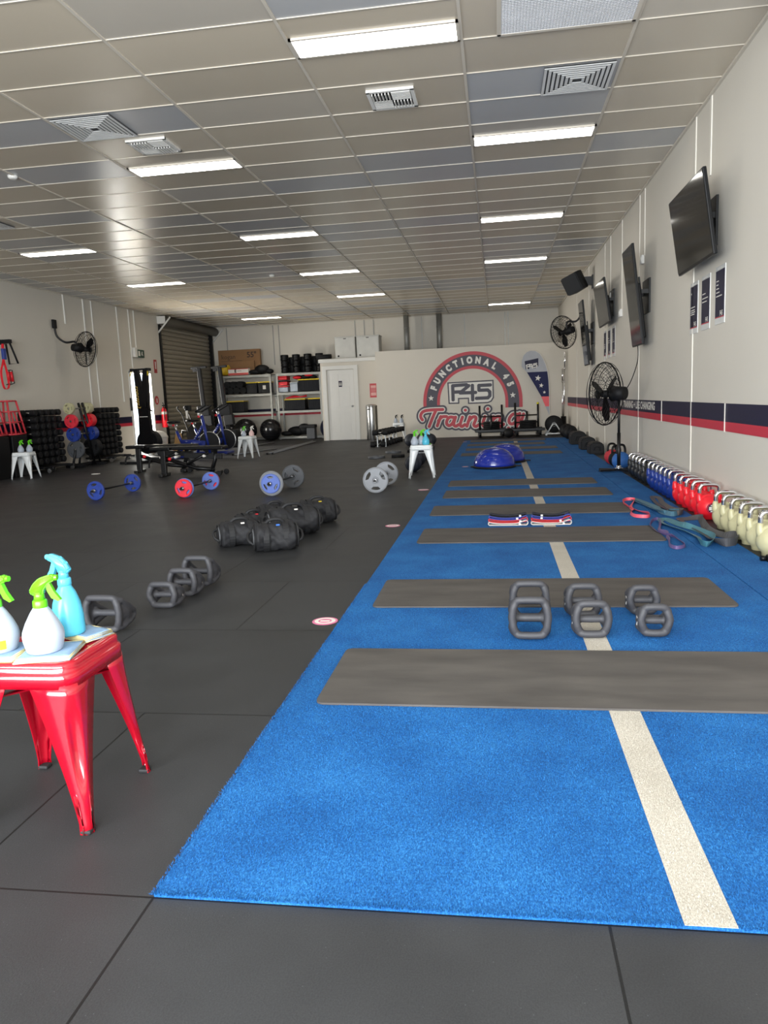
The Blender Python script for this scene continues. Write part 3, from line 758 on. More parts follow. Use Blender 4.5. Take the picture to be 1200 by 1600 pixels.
def make_bottle(label, loc, rz, body, head, h=0.215, r=0.056, slim=False, sticker=False, group=None):
    t = thing('spray_bottle', label, 'spray bottle', loc, rz, group)
    b = B(); k = h/0.215
    if slim: prof = [(r*0.9, 0.0), (r, 0.006), (r, 0.02), (r*0.98, 0.06), (r*0.86, 0.10), (r*0.62, 0.135), (r*0.42, 0.152), (r*0.40, 0.160)]
    else: prof = [(r*0.78, 0.0), (r*0.86, 0.004), (r*0.97, 0.030), (r, 0.045), (r*0.96, 0.060), (r*0.78, 0.085), (r*0.52, 0.112), (r*0.36, 0.125), (r*0.33, 0.128)]
    lathe(b, [(a, z*k) for a, z in prof], None, 28); obj('bottle_body', b, body, t)
    z0 = prof[-1][1]*k-0.002
    b = B(); lathe(b, [(0.0195, z0), (0.0200, z0+0.002), (0.0195, z0+0.018), (0.017, z0+0.022)], None, 20); lathe(b, [(0.015, z0+0.02), (0.013, z0+0.045)], None, 16)
    obj('collar', b, head, t)
    b = B(); z1 = z0+0.04
    # hooded pump head, nozzle towards +x
    prism(b, [(-0.018, 0), (-0.024, 0.012), (-0.012, 0.032), (0.006, 0.048), (0.040, 0.058), (0.050, 0.052), (0.050, 0.040), (0.030, 0.032), (0.016, 0.014), (0.014, 0)], 0.022, T(0, 0.011, z1-0.004) @ RX(R(90), 4, 'X'))
    bmesh.ops.bevel(b, geom=b.edges[:], offset=0.003, segments=2, affect='EDGES')
    cyl(b, (0.048, 0, z1+0.043), (0.056, 0, z1+0.043), 0.008, n=12)
    hd = obj('spray_head', b, head, t)
    b = B(); prism(b, [(0.022, 0.036), (0.034, 0.034), (0.045, 0.008), (0.062, -0.016), (0.054, -0.020), (0.036, -0.010), (0.026, 0.010)], 0.012, T(0, 0.006, z1-0.004) @ RX(R(90), 4, 'X'))
    obj('trigger', b, head, hd)
    if sticker:
        b = B(); n0 = []
        for k_ in range(9):
            a = R(-88+7*k_); n0.append([b.verts.new((r*(0.99+0.02*(z > 0.02))*math.cos(a), r*(0.99+0.02*(z > 0.02))*math.sin(a), z)) for z in (0.014, 0.040)])
        for a, c in zip(n0, n0[1:]): b.faces.new((a[0], c[0], c[1], a[1]))
        obj('sticker', b, mat('sticker_yellow', (240, 226, 40), 0.4), t)
    return t
def make_cloth(label, loc, rz, sx, sy, layers=3, group=None):
    t = thing('folded_cloth', label, 'cloth', loc, rz, group)
    random.seed(int(abs(loc[0]*1000)))
    b = B(); h = B()
    for k in range(layers):
        z = 0.003+k*0.0042; w_ = sx*(1-0.03*k); l_ = sy*(1-0.04*k); ox = random.uniform(-0.004, 0.004)
        g = []
        N = 8
        for i in range(N+1):
            row = []
            for j in range(N+1):
                u, v = i/N-0.5, j/N-0.5
                row.append(b.verts.new((u*w_+ox, v*l_, z+0.0012*math.sin(9*u+k)*math.cos(7*v+2*k))))
            g.append(row)
        for i in range(N):
            for j in range(N): f = b.faces.new((g[i][j], g[i+1][j], g[i+1][j+1], g[i][j+1])); f.smooth = True
        tube(h, [(s*w_/2+ox, q*l_/2, z) for s, q in ((-1, -1), (1, -1), (1, 1), (-1, 1))], 0.0024, 6, True)
    o = obj('cloth_layers', b, 'cloth', t); md = o.modifiers.new('s', 'SOLIDIFY'); md.thickness = 0.0035; md.offset = 0
    obj('hem', h, 'hem', t)
    return t
make_stool('red', 'glossy red metal stool holding spray bottles, nearest the camera', (-1.314, 1.965, 0))
SZT = 0.4735
make_cloth('pale blue folded cloth with cream hem under the middle spray bottle', (-1.262, 1.90, SZT), R(14), 0.15, 0.15, 3)
make_cloth('pale blue folded cloth under the spray bottle with the yellow sticker', (-1.405, 1.895, SZT), R(5), 0.125, 0.15, 3)
make_cloth('greenish folded cloth beside the aqua bottle at the far side of the red stool', (-1.245, 2.062, SZT), R(-25), 0.12, 0.10, 4)
make_bottle('milky spray bottle with green trigger head in the middle of the red stool', (-1.276, 1.893, SZT+0.0135), R(8), 'clearw', 'green')
make_bottle('milky spray bottle with green head and yellow sticker, at the photo edge', (-1.416, 1.893, SZT+0.0135), R(-4), 'clearw', 'green', sticker=True)
make_bottle('aqua blue slim spray bottle standing behind the milky ones on red stool', (-1.285, 2.035, SZT+0.0175), R(170), 'aqua', 'aqua', h=0.205, r=0.046, slim=True)
# white stools
WG = 'white metal stools'
def stool_set(x, y, rz, label, bl):
    make_stool('wmetal', label, (x, y, 0), rz, group=WG)
    for dx, dy, c, hd, l in bl: make_bottle(l, (x+dx, y+dy, SZT+0.0005), R(10), c, hd)
stool_set(-1.085, 10.88, R(3), 'white metal stool with three spray bottles beside the turf edge',
          [(-0.09, -0.05, 'clearw', 'green', 'milky spray bottle on the white stool beside the turf, leftmost of its three'),
           (0.0, 0.05, 'clearw', 'green', 'milky spray bottle on the white turf-side stool, behind the aqua one'),
           (0.07, -0.04, 'aqua', 'aqua', 'aqua spray bottle on the white stool beside the turf')])
b = B(); box(b, (0, 0, 0.006), (0.10, 0.08, 0.012), bev=0.004); tag(obj('sponge', b, 'green', None, (-1.0, 10.95, SZT)), 'bright green cloth pad on the white stool beside the turf', 'sponge')
stool_set(-5.36, 15.85, R(-6), 'white metal stool with two spray bottles beside the blue exercise bikes',
          [(-0.07, -0.02, 'clearw', 'green', 'milky bottle with green head on the stool beside the blue bikes'),
           (0.09, 0.03, mat('pink_liquid', (232, 196, 190), 0.3), 'whitep', 'pinkish bottle with white head on the stool beside the blue bikes')])
stool_set(-8.40, 12.48, R(8), 'white metal stool with two spray bottles before the black box by the left wall',
          [(-0.03, -0.03, 'clearw', 'green', 'nearer green topped bottle on the stool by the left wall rack'),
           (0.08, 0.06, 'clearw', 'green', 'farther green topped bottle on the stool by the left wall rack')])
stool_set(-2.72, 21.13, R(2), 'white metal stool against the mural partition, next to the dumbbell row',
          [(-0.08, 0, 'clearw', 'black', 'milky bottle with black head on the partition stool, nearer the steel bin'),
           (0.08, 0, 'clearw', 'black', 'milky bottle with black head on the partition stool, nearer the mural')])

# ================================================================== Y-SHAPED WEIGHTS
def make_ybell(label, loc, rz, W, H, D, mark=False):
    b = B(); rb = 0.0180
    A = Vector((0, 0.022, 0.0225)); Bt = Vector((0, 0.022, H-0.0225)); C_ = Vector((0, D-0.024, 0.062)); cen = Vector((0, D*0.40, H*0.43))
    xe = W/2-0.018
    for s in (-1, 1):
        loop = []; pts = [A, Bt, C_]
        for i in range(3):
            p, q, o_ = pts[i], pts[(i+1) % 3], pts[i-1]
            d0 = (p-o_).normalized(); d1 = (q-p).normalized(); r = 0.040
            for k in range(5):
                f = k/4; v = (p-d0*r)*(1-f)**2+p*2*f*(1-f)+(p+d1*r)*f**2
                loop.append(Vector((s*(xe-0.016*(1-abs(f-0.5)*1.6)), v.y, v.z)))
            m_ = (p+q)/2; loop.append(Vector((s*(xe+0.002), m_.y, m_.z)))
        tube(b, loop, 0.0190, 10, True)
        nV = [b.verts.new((v.x+s*0.010, v.y, v.z)) for v in loop]; mV = [b.verts.new((v.x-s*0.010, v.y, v.z)) for v in loop]
        c1 = b.verts.new((s*(W/2+0.004), cen.y, cen.z)); c2 = b.verts.new((s*(W/2-0.026), cen.y, cen.z))
        for k in range(len(nV)):
            k2 = (k+1) % len(nV)
            b.faces.new((nV[k], nV[k2], c1)); b.faces.new((mV[k2], mV[k], c2)); b.faces.new((nV[k], mV[k], mV[k2], nV[k2]))
    for p in (A, Bt, C_):
        d = (cen-p)
        tube(b, smooth_path([(-xe+0.004, p.y+d.y*0.34, p.z+d.z*0.34), (-xe+0.020, p.y+d.y*0.06, p.z+d.z*0.06), (-xe+0.042, p.y, p.z), (xe-0.042, p.y, p.z), (xe-0.020, p.y+d.y*0.06, p.z+d.z*0.06), (xe-0.004, p.y+d.y*0.34, p.z+d.z*0.34)], 4), rb, 12)
    tube(b, [(-W/2+0.02, cen.y, cen.z), (-W/4, cen.y, cen.z), (0, cen.y, cen.z), (W/4, cen.y, cen.z), (W/2-0.02, cen.y, cen.z)], [0.032, 0.0175, 0.0185, 0.0175, 0.032], 12)
    me = bpy.data.meshes.new('body'); bmesh.ops.recalc_face_normals(b, faces=b.faces[:])
    t = thing('weight_bell', label, 'hand weight', loc, rz)
    o = obj('body', b, 'grey_ur', t)
    md = o.modifiers.new('r', 'REMESH'); md.mode = 'VOXEL'; md.voxel_size = 0.0045; md.use_smooth_shade = True
    md = o.modifiers.new('s', 'SMOOTH'); md.factor = 0.5; md.iterations = 9
    b = B()
    for dz, s_ in ((0.014, 0.012), (-0.006, 0.018)):
        prism(b, [(-s_, -0.008), (s_, -0.008), (s_*0.55, 0.008), (-s_*0.55, 0.008)], 0.001, T(W/2-0.0035, cen.y+0.01, cen.z+dz) @ FACE_RIGHT)
    for dz in (0.0,):
        prism(b, rrect(0.026, 0.045, 0.01), 0.001, T(-W/2+0.0035, cen.y-0.005, cen.z) @ FACE_LEFT)
    obj('logo_mark', b, 'whitep', t)
    return t
for x0, x1, y, H, D, l in ((0.035, 0.232, 3.43, 0.214, 0.19, 'largest Y-shaped grey weight in the front row, farthest from the kettlebells'),
                           (0.327, 0.507, 3.455, 0.190, 0.17, 'middle Y-shaped grey weight in the front row, standing over the white line'),
                           (0.620, 0.780, 3.475, 0.168, 0.15, 'smallest Y-shaped grey weight in the front row on the turf'),
                           (0.045, 0.245, 3.74, 0.214, 0.19, 'largest Y-shaped grey weight in the back row, touching the mat edge'),
                           (0.322, 0.505, 3.78, 0.190, 0.17, 'middle Y-shaped grey weight in the back row, behind the white line one'),
                           (0.630, 0.795, 3.83, 0.168, 0.15, 'smallest Y-shaped grey weight in the back row beside the mat edge')):
    make_ybell(l, ((x0+x1)/2, y, 0.011), R(random.uniform(-1, 1)), x1-x0, H, D)
for x0, x1, y, H, D, l in ((-2.03, -1.84, 3.99, 0.168, 0.19, 'smallest grey Y-shaped weight of the three in a row on the black floor'),
                           (-2.02, -1.825, 4.25, 0.188, 0.20, 'middle grey Y-shaped weight of the three in a row on the black floor'),
                           (-2.03, -1.82, 4.50, 0.212, 0.22, 'largest grey Y-shaped weight of the three, nearest the sandbags'),
                           (-2.16, -1.94, 3.53, 0.212, 0.23, 'grey Y-shaped weight half hidden behind the red stool')):
    make_ybell(l, ((x0+x1)/2, y, 0.001), R(-2), x1-x0, H, D)

# ================================================================== FOLDED FABRIC HIP BANDS
def hip_band(label, cx, y, z, L, m, bulge_l, bulge_r, sag, lift=0.0):
    t = thing('fabric_band', label, 'exercise band', (cx, y, z), R(-1), 'fabric hip bands folded in two stacks')
    b = B(); h = L/2
    top = lambda x: 0.010+0.004+bulge_r*max(0, (x-h*0.35)/(h*0.65))**1.2*(1-max(0, (x-h*0.85)/(h*0.15))*0.3)+bulge_l*max(0, (-x-h*0.45)/(h*0.55))
    base = lambda x: 0.003+sag*(x/h)**2
    pts = []
    N = 16
    for k in range(N+1):
        x = -h+0.012+(L-0.024)*k/N; pts.append((x, 0, base(x)))
    zt = base(h)+0.5*(top(h)); pts.append((h, 0, zt))
    for k in range(N, -1, -1):
        x = -h+0.012+(L-0.024)*k/N; pts.append((x, 0, base(x)+top(x)))
    pts.append((-h, 0, base(-h)+0.5*top(-h)))
    ribbon(b, smooth_path(pts, 2, True), (0, 1, 0), 0.075, 0.004, True)
    obj('strap', b, m, t)
    b = B(); box(b, (random.choice((-1, 1))*h*random.uniform(0.45, 0.7), -0.0385, 0.014), (0.018, 0.002, 0.016)); obj('care_label', b, 'whitep', t)
for cx, s, nm in ((0.078, 0, 'farther from the kettlebells'), (0.447, 1, 'nearer the kettlebells')):
    hip_band('white fabric band at the bottom of the stack ' + nm, cx, 6.62, 0.0115, 0.345, 'whitep', 0.012, 0.034, 0.002)
    hip_band('red fabric band resting on the white one in the stack ' + nm, cx, 6.63, 0.034, 0.340, 'kred', 0.006, 0.024+0.006*s, 0.012)
    hip_band('blue fabric band under the black one in the stack ' + nm, cx, 6.64, 0.056, 0.330, mat('band_blue', (70, 84, 176), 0.8, bump=0.2), 0.003, 0.006+0.012*s, 0.018)
    hip_band('black fabric band on top of the stack ' + nm, cx, 6.65, 0.078, 0.320, mat('band_navy', (28, 30, 44), 0.8, bump=0.2), 0.002, 0.004+0.01*s, 0.018)

# ================================================================== LOOP RESISTANCE BANDS
def loop_band(label, pts, w, m, tilt):
    n = len(pts); P_ = []
    for k, (x, y) in enumerate(pts): P_.append((x, y, 0.014+w*0.5*abs(math.sin(tilt[k % len(tilt)]))))
    S = smooth_path(P_, 6, True); m_ = len(S); W_ = []
    for k in range(m_):
        f = k/6; i0 = int(f) % n; i1 = (i0+1) % n; fr = f-int(f)
        a = tilt[i0 % len(tilt)]*(1-fr)+tilt[i1 % len(tilt)]*fr
        tt = (S[(k+1) % m_]-S[k-1]); tt.z = 0; tt.normalize()
        W_.append(Vector((-tt.y*math.cos(a), tt.x*math.cos(a), math.sin(a))))
    b = B(); ribbon(b, S, W_, w, 0.0035, True)
    o = obj('resistance_band', b, m); tag(o, label, 'exercise band', 'loose rubber loop bands')
loop_band('pink rubber loop band on the turf, the only pink one', [(1.23, 7.76), (1.29, 7.96), (1.37, 7.95), (1.33, 7.78), (1.26, 7.5), (1.24, 7.26), (1.19, 7.08), (1.20, 6.90), (1.30, 6.86), (1.34, 7.03), (1.29, 7.20), (1.245, 7.42)], 0.03, mat('pink_rubber', (226, 88, 104), 0.5), [1.4, 1.2, 1.4, 0.8, 0.4, 0.8, 1.3, 1.4, 1.5, 1.2, 0.5, 0.9])
loop_band('teal loop band on the turf beside the pink one', [(1.37, 8.08), (1.42, 7.9), (1.46, 7.6), (1.48, 7.37), (1.46, 7.1), (1.52, 6.92), (1.61, 7.04), (1.53, 7.12), (1.47, 7.0), (1.43, 7.30), (1.41, 7.61), (1.36, 7.85)], 0.045, mat('teal_rubber', (70, 108, 124), 0.5), [0.3, 0.2, 0.3, 0.5, 1.2, 1.5, 1.4, 1.0, 1.2, 0.5, 0.3, 0.4])
loop_band('grey brown loop band nearest the red kettlebells', [(1.58, 8.12), (1.64, 8.08), (1.60, 7.71), (1.60, 7.30), (1.64, 7.06), (1.57, 6.95), (1.55, 7.15), (1.54, 7.60)], 0.05, mat('brown_rubber', (84, 78, 74), 0.55), [0.3, 0.2, 0.2, 0.4, 1.3, 1.3, 0.5, 0.2])
loop_band('purple loop band at the corner of the mat in front of the folded bands', [(1.25, 6.48), (1.31, 6.68), (1.36, 6.71), (1.32, 6.45), (1.27, 6.23), (1.30, 6.10), (1.27, 5.93), (1.25, 5.78), (1.21, 5.57), (1.24, 5.48), (1.31, 5.56), (1.32, 5.76), (1.31, 5.93), (1.28, 5.99), (1.24, 6.12), (1.23, 6.33)], 0.025, mat('purple_rubber', (94, 78, 122), 0.5), [1.4, 1.3, 1.4, 0.8, 0.5, 1.0, 0.6, 1.2, 1.4, 1.5, 1.4, 0.8, 1.2, 1.3, 0.6, 0.9])
loop_band('teal loop band between the purple and dark grey ones', [(1.37, 6.68), (1.43, 6.72), (1.46, 6.5), (1.49, 6.33), (1.54, 6.22), (1.56, 6.02), (1.57, 5.79), (1.47, 5.55), (1.43, 5.63), (1.48, 5.90), (1.45, 6.10), (1.40, 6.32), (1.36, 6.53)], 0.05, mat('teal_rubber2', (66, 116, 128), 0.5), [0.4, 0.3, 0.5, 1.1, 0.6, 0.8, 1.3, 1.0, 1.3, 0.3, 0.5, 0.4, 0.3])
loop_band('widest dark grey loop band beside the cream kettlebells', [(1.53, 6.68), (1.62, 6.73), (1.70, 6.72), (1.66, 6.50), (1.62, 6.15), (1.66, 5.94), (1.72, 5.83), (1.68, 5.62), (1.58, 5.55), (1.54, 5.72), (1.56, 5.98), (1.55, 6.26), (1.54, 6.50)], 0.062, mat('grey_rubber', (72, 72, 74), 0.55), [0.3, 0.3, 0.8, 1.2, 0.6, 0.5, 1.3, 1.4, 1.4, 0.5, 0.3, 0.25, 0.3])

# ================================================================== COMPETITION KETTLEBELLS
def make_kettlebell(label, loc, m, group, badge=True):
    t = thing('kettlebell', label, 'kettlebell', loc, 0, group)
    b = B(); r = 0.104
    prof = [(0.05, 0), (0.065, 0.003)]+[(r*math.sin(R(a)), 0.106-r*math.cos(R(a))) for a in range(40, 171, 10)]+[(0.001, 0.106+r*0.998)]
    lathe(b, prof, None, 28)
    for s in (-1, 1):      # shoulders rising to the handle
        tube(b, [(s*0.060, 0, 0.135), (s*0.078, 0, 0.175), (s*0.082, 0, 0.208), (s*0.080, 0, 0.226)], [0.040, 0.031, 0.022, 0.0185], 14)
    tube(b, [(-0.07, 0, 0.175), (0, 0, 0.192), (0.07, 0, 0.175)], [0.03, 0.03, 0.03], 12)
    obj('bell', b, m, t)
    b = B()
    tube(b, smooth_path([(-0.080, 0, 0.218), (-0.080, 0, 0.245), (-0.076, 0, 0.275), (-0.060, 0, 0.293), (-0.03, 0, 0.298), (0.03, 0, 0.298), (0.060, 0, 0.293), (0.076, 0, 0.275), (0.080, 0, 0.245), (0.080, 0, 0.218)], 4), 0.0165, 12)
    obj('handle', b, 'chrome', t)
    if badge:
        bd = B(); lathe(bd, [(0.046, 0), (0.046, 0.006)], T(0, -0.104, 0.106) @ RX(R(90), 4, 'X'), 28); bo = obj('badge', bd, 'navy', t)
        bd = B(); ring(bd, 0.038, 0.044, 0, 360, 0.0, n=28); xf(bd, bd.verts, T(0, -0.1105, 0.106) @ FACE_FRONT); obj('badge_ring', bd, 'redv', bo)
        bd = B(); box(bd, (0, -0.111, 0.106), (0.056, 0.002, 0.030)); box(bd, (0, -0.1105, 0.132), (0.03, 0.001, 0.010)); box(bd, (0, -0.1105, 0.080), (0.03, 0.001, 0.010)); obj('badge_print', bd, 'whitep', bo)
    return t
ORD = ['nearest the camera', 'second from the camera', 'third from the camera', 'fourth from the camera', 'fifth from the camera', 'farthest from the camera']
def kb_row(m, name, ys, x=1.805, near=None):
    first = None
    for i, y in enumerate(ys):
        od = ORD[i] if i < len(ys)-1 else ORD[5]
        l = '%s kettlebell with chrome handle by the wall, %s of the %s row' % (name, od, name)
        g = '%s kettlebells along the right wall' % name
        if first is None: first = make_kettlebell(l, (x, y, 0), m, g)
        else: dup(first, (x, y, 0), R(random.uniform(-5, 5)), l, g)
kb_row('cream', 'cream', [5.29, 5.50, 5.71, 5.92, 6.13, 6.34])
kb_row('kred', 'red', [6.84, 7.07, 7.30, 7.53, 7.76])
kb_row('kblue', 'blue', [8.02, 8.23, 8.44, 8.65, 8.86, 9.08])
kb_row('kblack', 'black', [9.40, 9.64, 9.88, 10.12, 10.36])
b = B(); box(b, (0, 0, 0), (0.10, 0.05, 0.05), bev=0.012); cyl(b, (-0.05, 0, 0.0), (-0.085, 0, 0), 0.018); tag(obj('spring_collar', b, 'black', None, (1.755, 5.10, 0.026)), 'black clamp on the floor before the nearest cream kettlebell', 'clamp')
# cast kettlebells with black handles behind the fan foot
def cast_kb(label, loc, m, r):
    t = thing('cast_kettlebell', label, 'kettlebell', loc, R(20), 'cast kettlebells with black handles')
    b = B(); lathe(b, [(r*0.5, 0)]+[(r*math.sin(R(a)), r*0.95-r*math.cos(R(a))) for a in range(30, 175, 12)]+[(0.001, r*1.95)], None, 24); obj('bell', b, m, t)
    b = B(); tube(b, smooth_path([(-0.06, 0, r*1.6), (-0.065, 0, r*2.1), (-0.045, 0, r*2.6), (0, 0, r*2.72), (0.045, 0, r*2.6), (0.065, 0, r*2.1), (0.06, 0, r*1.6)], 4), 0.017, 10); obj('handle', b, 'black', t)
cast_kb('blue cast kettlebell with black handle behind the pedestal fan foot', (1.76, 11.30, 0), mat('cast_blue', (44, 100, 170), 0.6), 0.13)
cast_kb('black cast kettlebell between the blue and red ones with black handles', (1.76, 11.75, 0), 'matte', 0.115)
cast_kb('red cast kettlebell with black handle beyond the pedestal fan', (1.76, 12.20, 0), mat('cast_red', (190, 52, 62), 0.6), 0.115)

# ================================================================== SCREENS, POSTERS, SPEAKERS ON THE RIGHT WALL
def make_tv(label, loc, tilt, w_, h_, yaw=0.0):
    t = thing('wall_screen', label, 'television', loc, R(yaw))
    # built facing -x, width along y; tilted so that the top leans out from the wall
    mx = RX(-tilt, 4, 'Y')
    b = B(); box(b, (0.018, 0, 0), (0.032, w_, h_), mx, bev=0.006); obj('bezel', b, 'black', t)
    b = B(); box(b, (0.0, 0, 0.004), (0.004, w_-0.02, h_-0.03), mx); obj('screen', b, 'screen', t)
    b = B(); box(b, (0.055, 0, -h_*0.16), (0.05, w_*0.72, h_*0.55), mx, bev=0.015); obj('rear_housing', b, 'black', t)
    d = XR-loc[0]
    b = B()
    box(b, (d-0.012, 0, 0), (0.02, 0.44, 0.42)); 
    for s in (-1, 1): box(b, (0.08, s*0.18, 0), (0.02, 0.03, 0.44), mx); box(b, ((d+0.07)/2, s*0.18, 0.05), (max(0.04, d-0.07), 0.02, 0.05))
    obj('bracket', b, 'bmetal', t)
    return t
make_tv('large black landscape screen on the right wall, nearest the camera, posters below it', (1.739, 7.43, 2.562), 0.147, 1.23, 0.70)
make_tv('tall portrait screen on the right wall between the two landscape screens', (1.737, 10.36, 2.299), 0.113, 0.70, 1.23)
make_tv('smaller looking landscape screen beyond the nearer portrait screen', (1.738, 13.292, 2.551), 0.145, 1.23, 0.70)
make_tv('farthest portrait screen on the right wall, behind the wall fan', (1.74, 15.95, 2.27), 0.10, 0.70, 1.26)
PG = 'small navy posters in clear holders'
def poster(y, z, w_, h_, lines, label):
    t = thing('wall_poster', label, 'poster', (XR-0.004, y, z), 0, PG)
    b = B(); box(b, (0, 0, 0), (0.006, w_+0.03, h_+0.09), bev=0.002); obj('holder', b, mat('acrylic', (225, 225, 222), 0.2), t)
    b = B(); box(b, (-0.004, 0, 0.008), (0.002, w_, h_)); obj('sheet', b, 'navy', t)
    b = B(); box(b, (-0.005, 0, -h_/2+0.012), (0.002, w_, 0.008)); obj('red_line', b, 'redv', t)
    b = B()
    for k, (dz, f) in enumerate(lines): box(b, (-0.006, w_*0.04+(1-f)*w_*0.35, dz*h_), (0.001, w_*f*0.75, h_*0.022))
    addmesh(b, text_mesh('F45', 0.06, 0.002), T(-0.007, -w_*0.24, -h_*0.40) @ FACE_LEFT)
    obj('print', b, 'whitep', t)
    b = B(); box(b, (-0.007, 0, h_/2+0.02), (0.002, w_*0.5, 0.006)); obj('painted_glint', b, 'trim', t)  # pale strip paints a gloss highlight along the top of the holder
L1_ = [(0.02, 0.8), (-0.05, 0.75), (-0.1, 0.8), (-0.15, 0.7), (0.36, 0.1), (0.34, 0.12)]
L2_ = [(0.2, 0.55), (0.1, 1.0), (0.02, 0.8)]
L3_ = [(0.3, 0.35), (0.22, 0.3), (0.14, 0.4), (0.06, 0.5), (-0.02, 0.9)]
for (y0, z0), l, nm in zip(((7.97, 1.90), (7.55, 1.905), (7.09, 1.917)), (L1_, L2_, L3_), ('farthest of the three under the nearest landscape screen', 'middle one of three under the nearest landscape screen', 'closest to the camera of three under the nearest screen')):
    poster(y0, z0, 0.26, 0.40, l, 'navy poster in a clear holder, '+nm)
for (y0, z0), l, nm in zip(((14.16, 1.93), (13.65, 1.93), (13.16, 1.93)), (L1_, L2_, L3_), ('farthest of the three under the second landscape screen', 'middle one of three under the second landscape screen', 'closest to the camera of three under the second landscape screen')):
    poster(y0, z0, 0.26, 0.40, l, 'navy poster, '+nm)
for y, z, w_, l in ((10.62, 2.80, 0.09, 'white cable box on the wall beside the nearer portrait screen'), (12.38, 2.30, 0.16, 'white double switch plate between the portrait and far landscape screens'), (13.4, 2.68, 0.08, 'small white cable box beside the far landscape screen')):
    b = B(); box(b, (XR-0.02, y, z), (0.04, w_, 0.11), bev=0.006); box(b, (XR-0.043, y-0.02, z), (0.006, 0.03, 0.05)); tag(obj('socket_plate', b, 'trim'), l, 'wall socket')
t = thing('wall_speaker', 'black angular speaker high on the right wall near the ceiling', 'speaker', (1.60, 15.9, 3.27))
mx = RX(R(-25), 4, 'Y') @ RX(R(-30), 4, 'Z')
b = B(); prism(b, [(-0.17, -0.22), (0.12, -0.14), (0.17, -0.08), (0.17, 0.08), (0.12, 0.14), (-0.17, 0.22)], 0.36, mx @ T(0, 0, -0.18)); bmesh.ops.bevel(b, geom=b.edges[:], offset=0.012, segments=2, affect='EDGES'); obj('cabinet', b, 'matte', t)
b = B(); box(b, (-0.178, 0, 0), (0.02, 0.40, 0.33), mx, bev=0.006); obj('front_grille', b, 'black', t)
b = B(); box(b, (0.22, 0.05, 0.02), (0.2, 0.10, 0.16)); box(b, (0.32, 0.05, 0.0), (0.02, 0.16, 0.26)); obj('wall_bracket', b, 'bmetal', t)
t = thing('wall_speaker', 'black speaker only just showing in the top corner, over the nearest wall panel', 'speaker', (1.775, 5.30, 3.49))
b = B(); box(b, (0, 0, 0), (0.20, 0.24, 0.22), RX(R(-25), 4, 'Y') @ RX(R(-25), 4, 'Z'), bev=0.015); obj('cabinet', b, 'matte', t)
b = B(); box(b, (0.12, 0, 0.05), (0.07, 0.08, 0.1)); obj('wall_bracket', b, 'bmetal', t)
b = B(); tube(b, smooth_path([(1.86, 10.6, 1.70), (1.86, 10.62, 1.5), (1.80, 10.75, 1.25), (1.74, 10.95, 1.10)], 6), 0.006, 6); tag(obj('power_cord', b, 'black'), 'thin black cord hanging from the portrait screen to the pedestal fan', 'cord')

# ================================================================== FANS
def fan_head(t, r, c, n, blades=3):
    """c: hub centre local to t, n: blowing direction"""
    q = Vector(n).normalized().to_track_quat('Z', 'Y').to_matrix().to_4x4(); mx = T(*c) @ q
    cage = B()
    def circ3(rr, z): return [mx @ Vector((rr*math.cos(2*PI*k/48), rr*math.sin(2*PI*k/48), z)) for k in range(48)]
    tube(cage, circ3(r, 0), 0.010, 6, True)
    for rr, z in ((r*0.98, 0.04), (r*0.86, 0.075), (r*0.55, 0.10), (r*0.25, 0.11)):
        tube(cage, circ3(rr, z), 0.0035, 4, True)
        tube(cage, circ3(rr, -z*1.1), 0.0035, 4, True)
    for sgn, zc in ((1, 0.11), (-1, -0.12)):
        for k in range(32):
            a0 = 2*PI*k/32; pts = []
            for f in (0.0, 0.3, 0.6, 0.85, 1.0):
                rr = r*(0.12+0.88*f); a = a0+sgn*0.5*f; z = zc*(1-f**3)
                pts.append(mx @ Vector((rr*math.cos(a), rr*math.sin(a), z)))
            tube(cage, pts, 0.0028, 4)
    obj('cage', cage, 'black', t)
    b = B(); cyl(b, mx @ Vector((0, 0, 0.10)), mx @ Vector((0, 0, 0.125)), r*0.15, n=20); obj('front_cap', b, 'black', t)
    for k in range(blades):
        b = B(); a = R(25+120*k)
        pts = [(0.05, -0.02), (r*0.45, -0.07), (r*0.85, -0.055), (r*0.9, 0.02), (r*0.6, 0.07), (0.05, 0.03)]
        prism(b, pts, 0.006, mx @ RX(a, 4, 'Z') @ RX(R(22), 4, 'X')); obj('blade', b, 'black', t)
    b = B(); cyl(b, mx @ Vector((0, 0, 0.05)), mx @ Vector((0, 0, -0.06)), 0.05, n=16)
    cyl(b, mx @ Vector((0, 0, -0.10)), mx @ Vector((0, 0, -0.30)), r*0.24, r*0.20, n=20); obj('motor', b, 'matte', t)
    return mx
t = thing('pedestal_fan', 'black pedestal fan on a pole standing at the turf edge by the wall', 'fan', (1.66, 10.85, 0.0))
mx = fan_head(t, 0.43, (-0.17, 0.10, 1.09), (-0.80, 0.60, 0.0))
b = B(); cyl(b, (0, 0, 0.03), (0, 0, 0.55), 0.024, n=14); cyl(b, (0, 0, 0.5), (0, 0, 1.02), 0.018, n=14); obj('pole', b, 'bmetal', t)
b = B(); box(b, (0.0, 0, 1.05), (0.10, 0.09, 0.10), bev=0.01); obj('tilt_head', b, 'black', t)
b = B(); cyl(b, (0, 0, 0.06), (0, 0, 0.10), 0.034, n=14); cyl(b, (0, 0, 0.055), (0, 0, 0.07), 0.055, n=14); obj('clamp_collar', b, 'chrome', t)
b = B()
for a in (150, 195, 40, -50): box(b, (0.14, 0, 0.040), (0.28, 0.05, 0.03), RX(R(a), 4, 'Z'), bev=0.004)
obj('base_foot', b, 'bmetal', t)
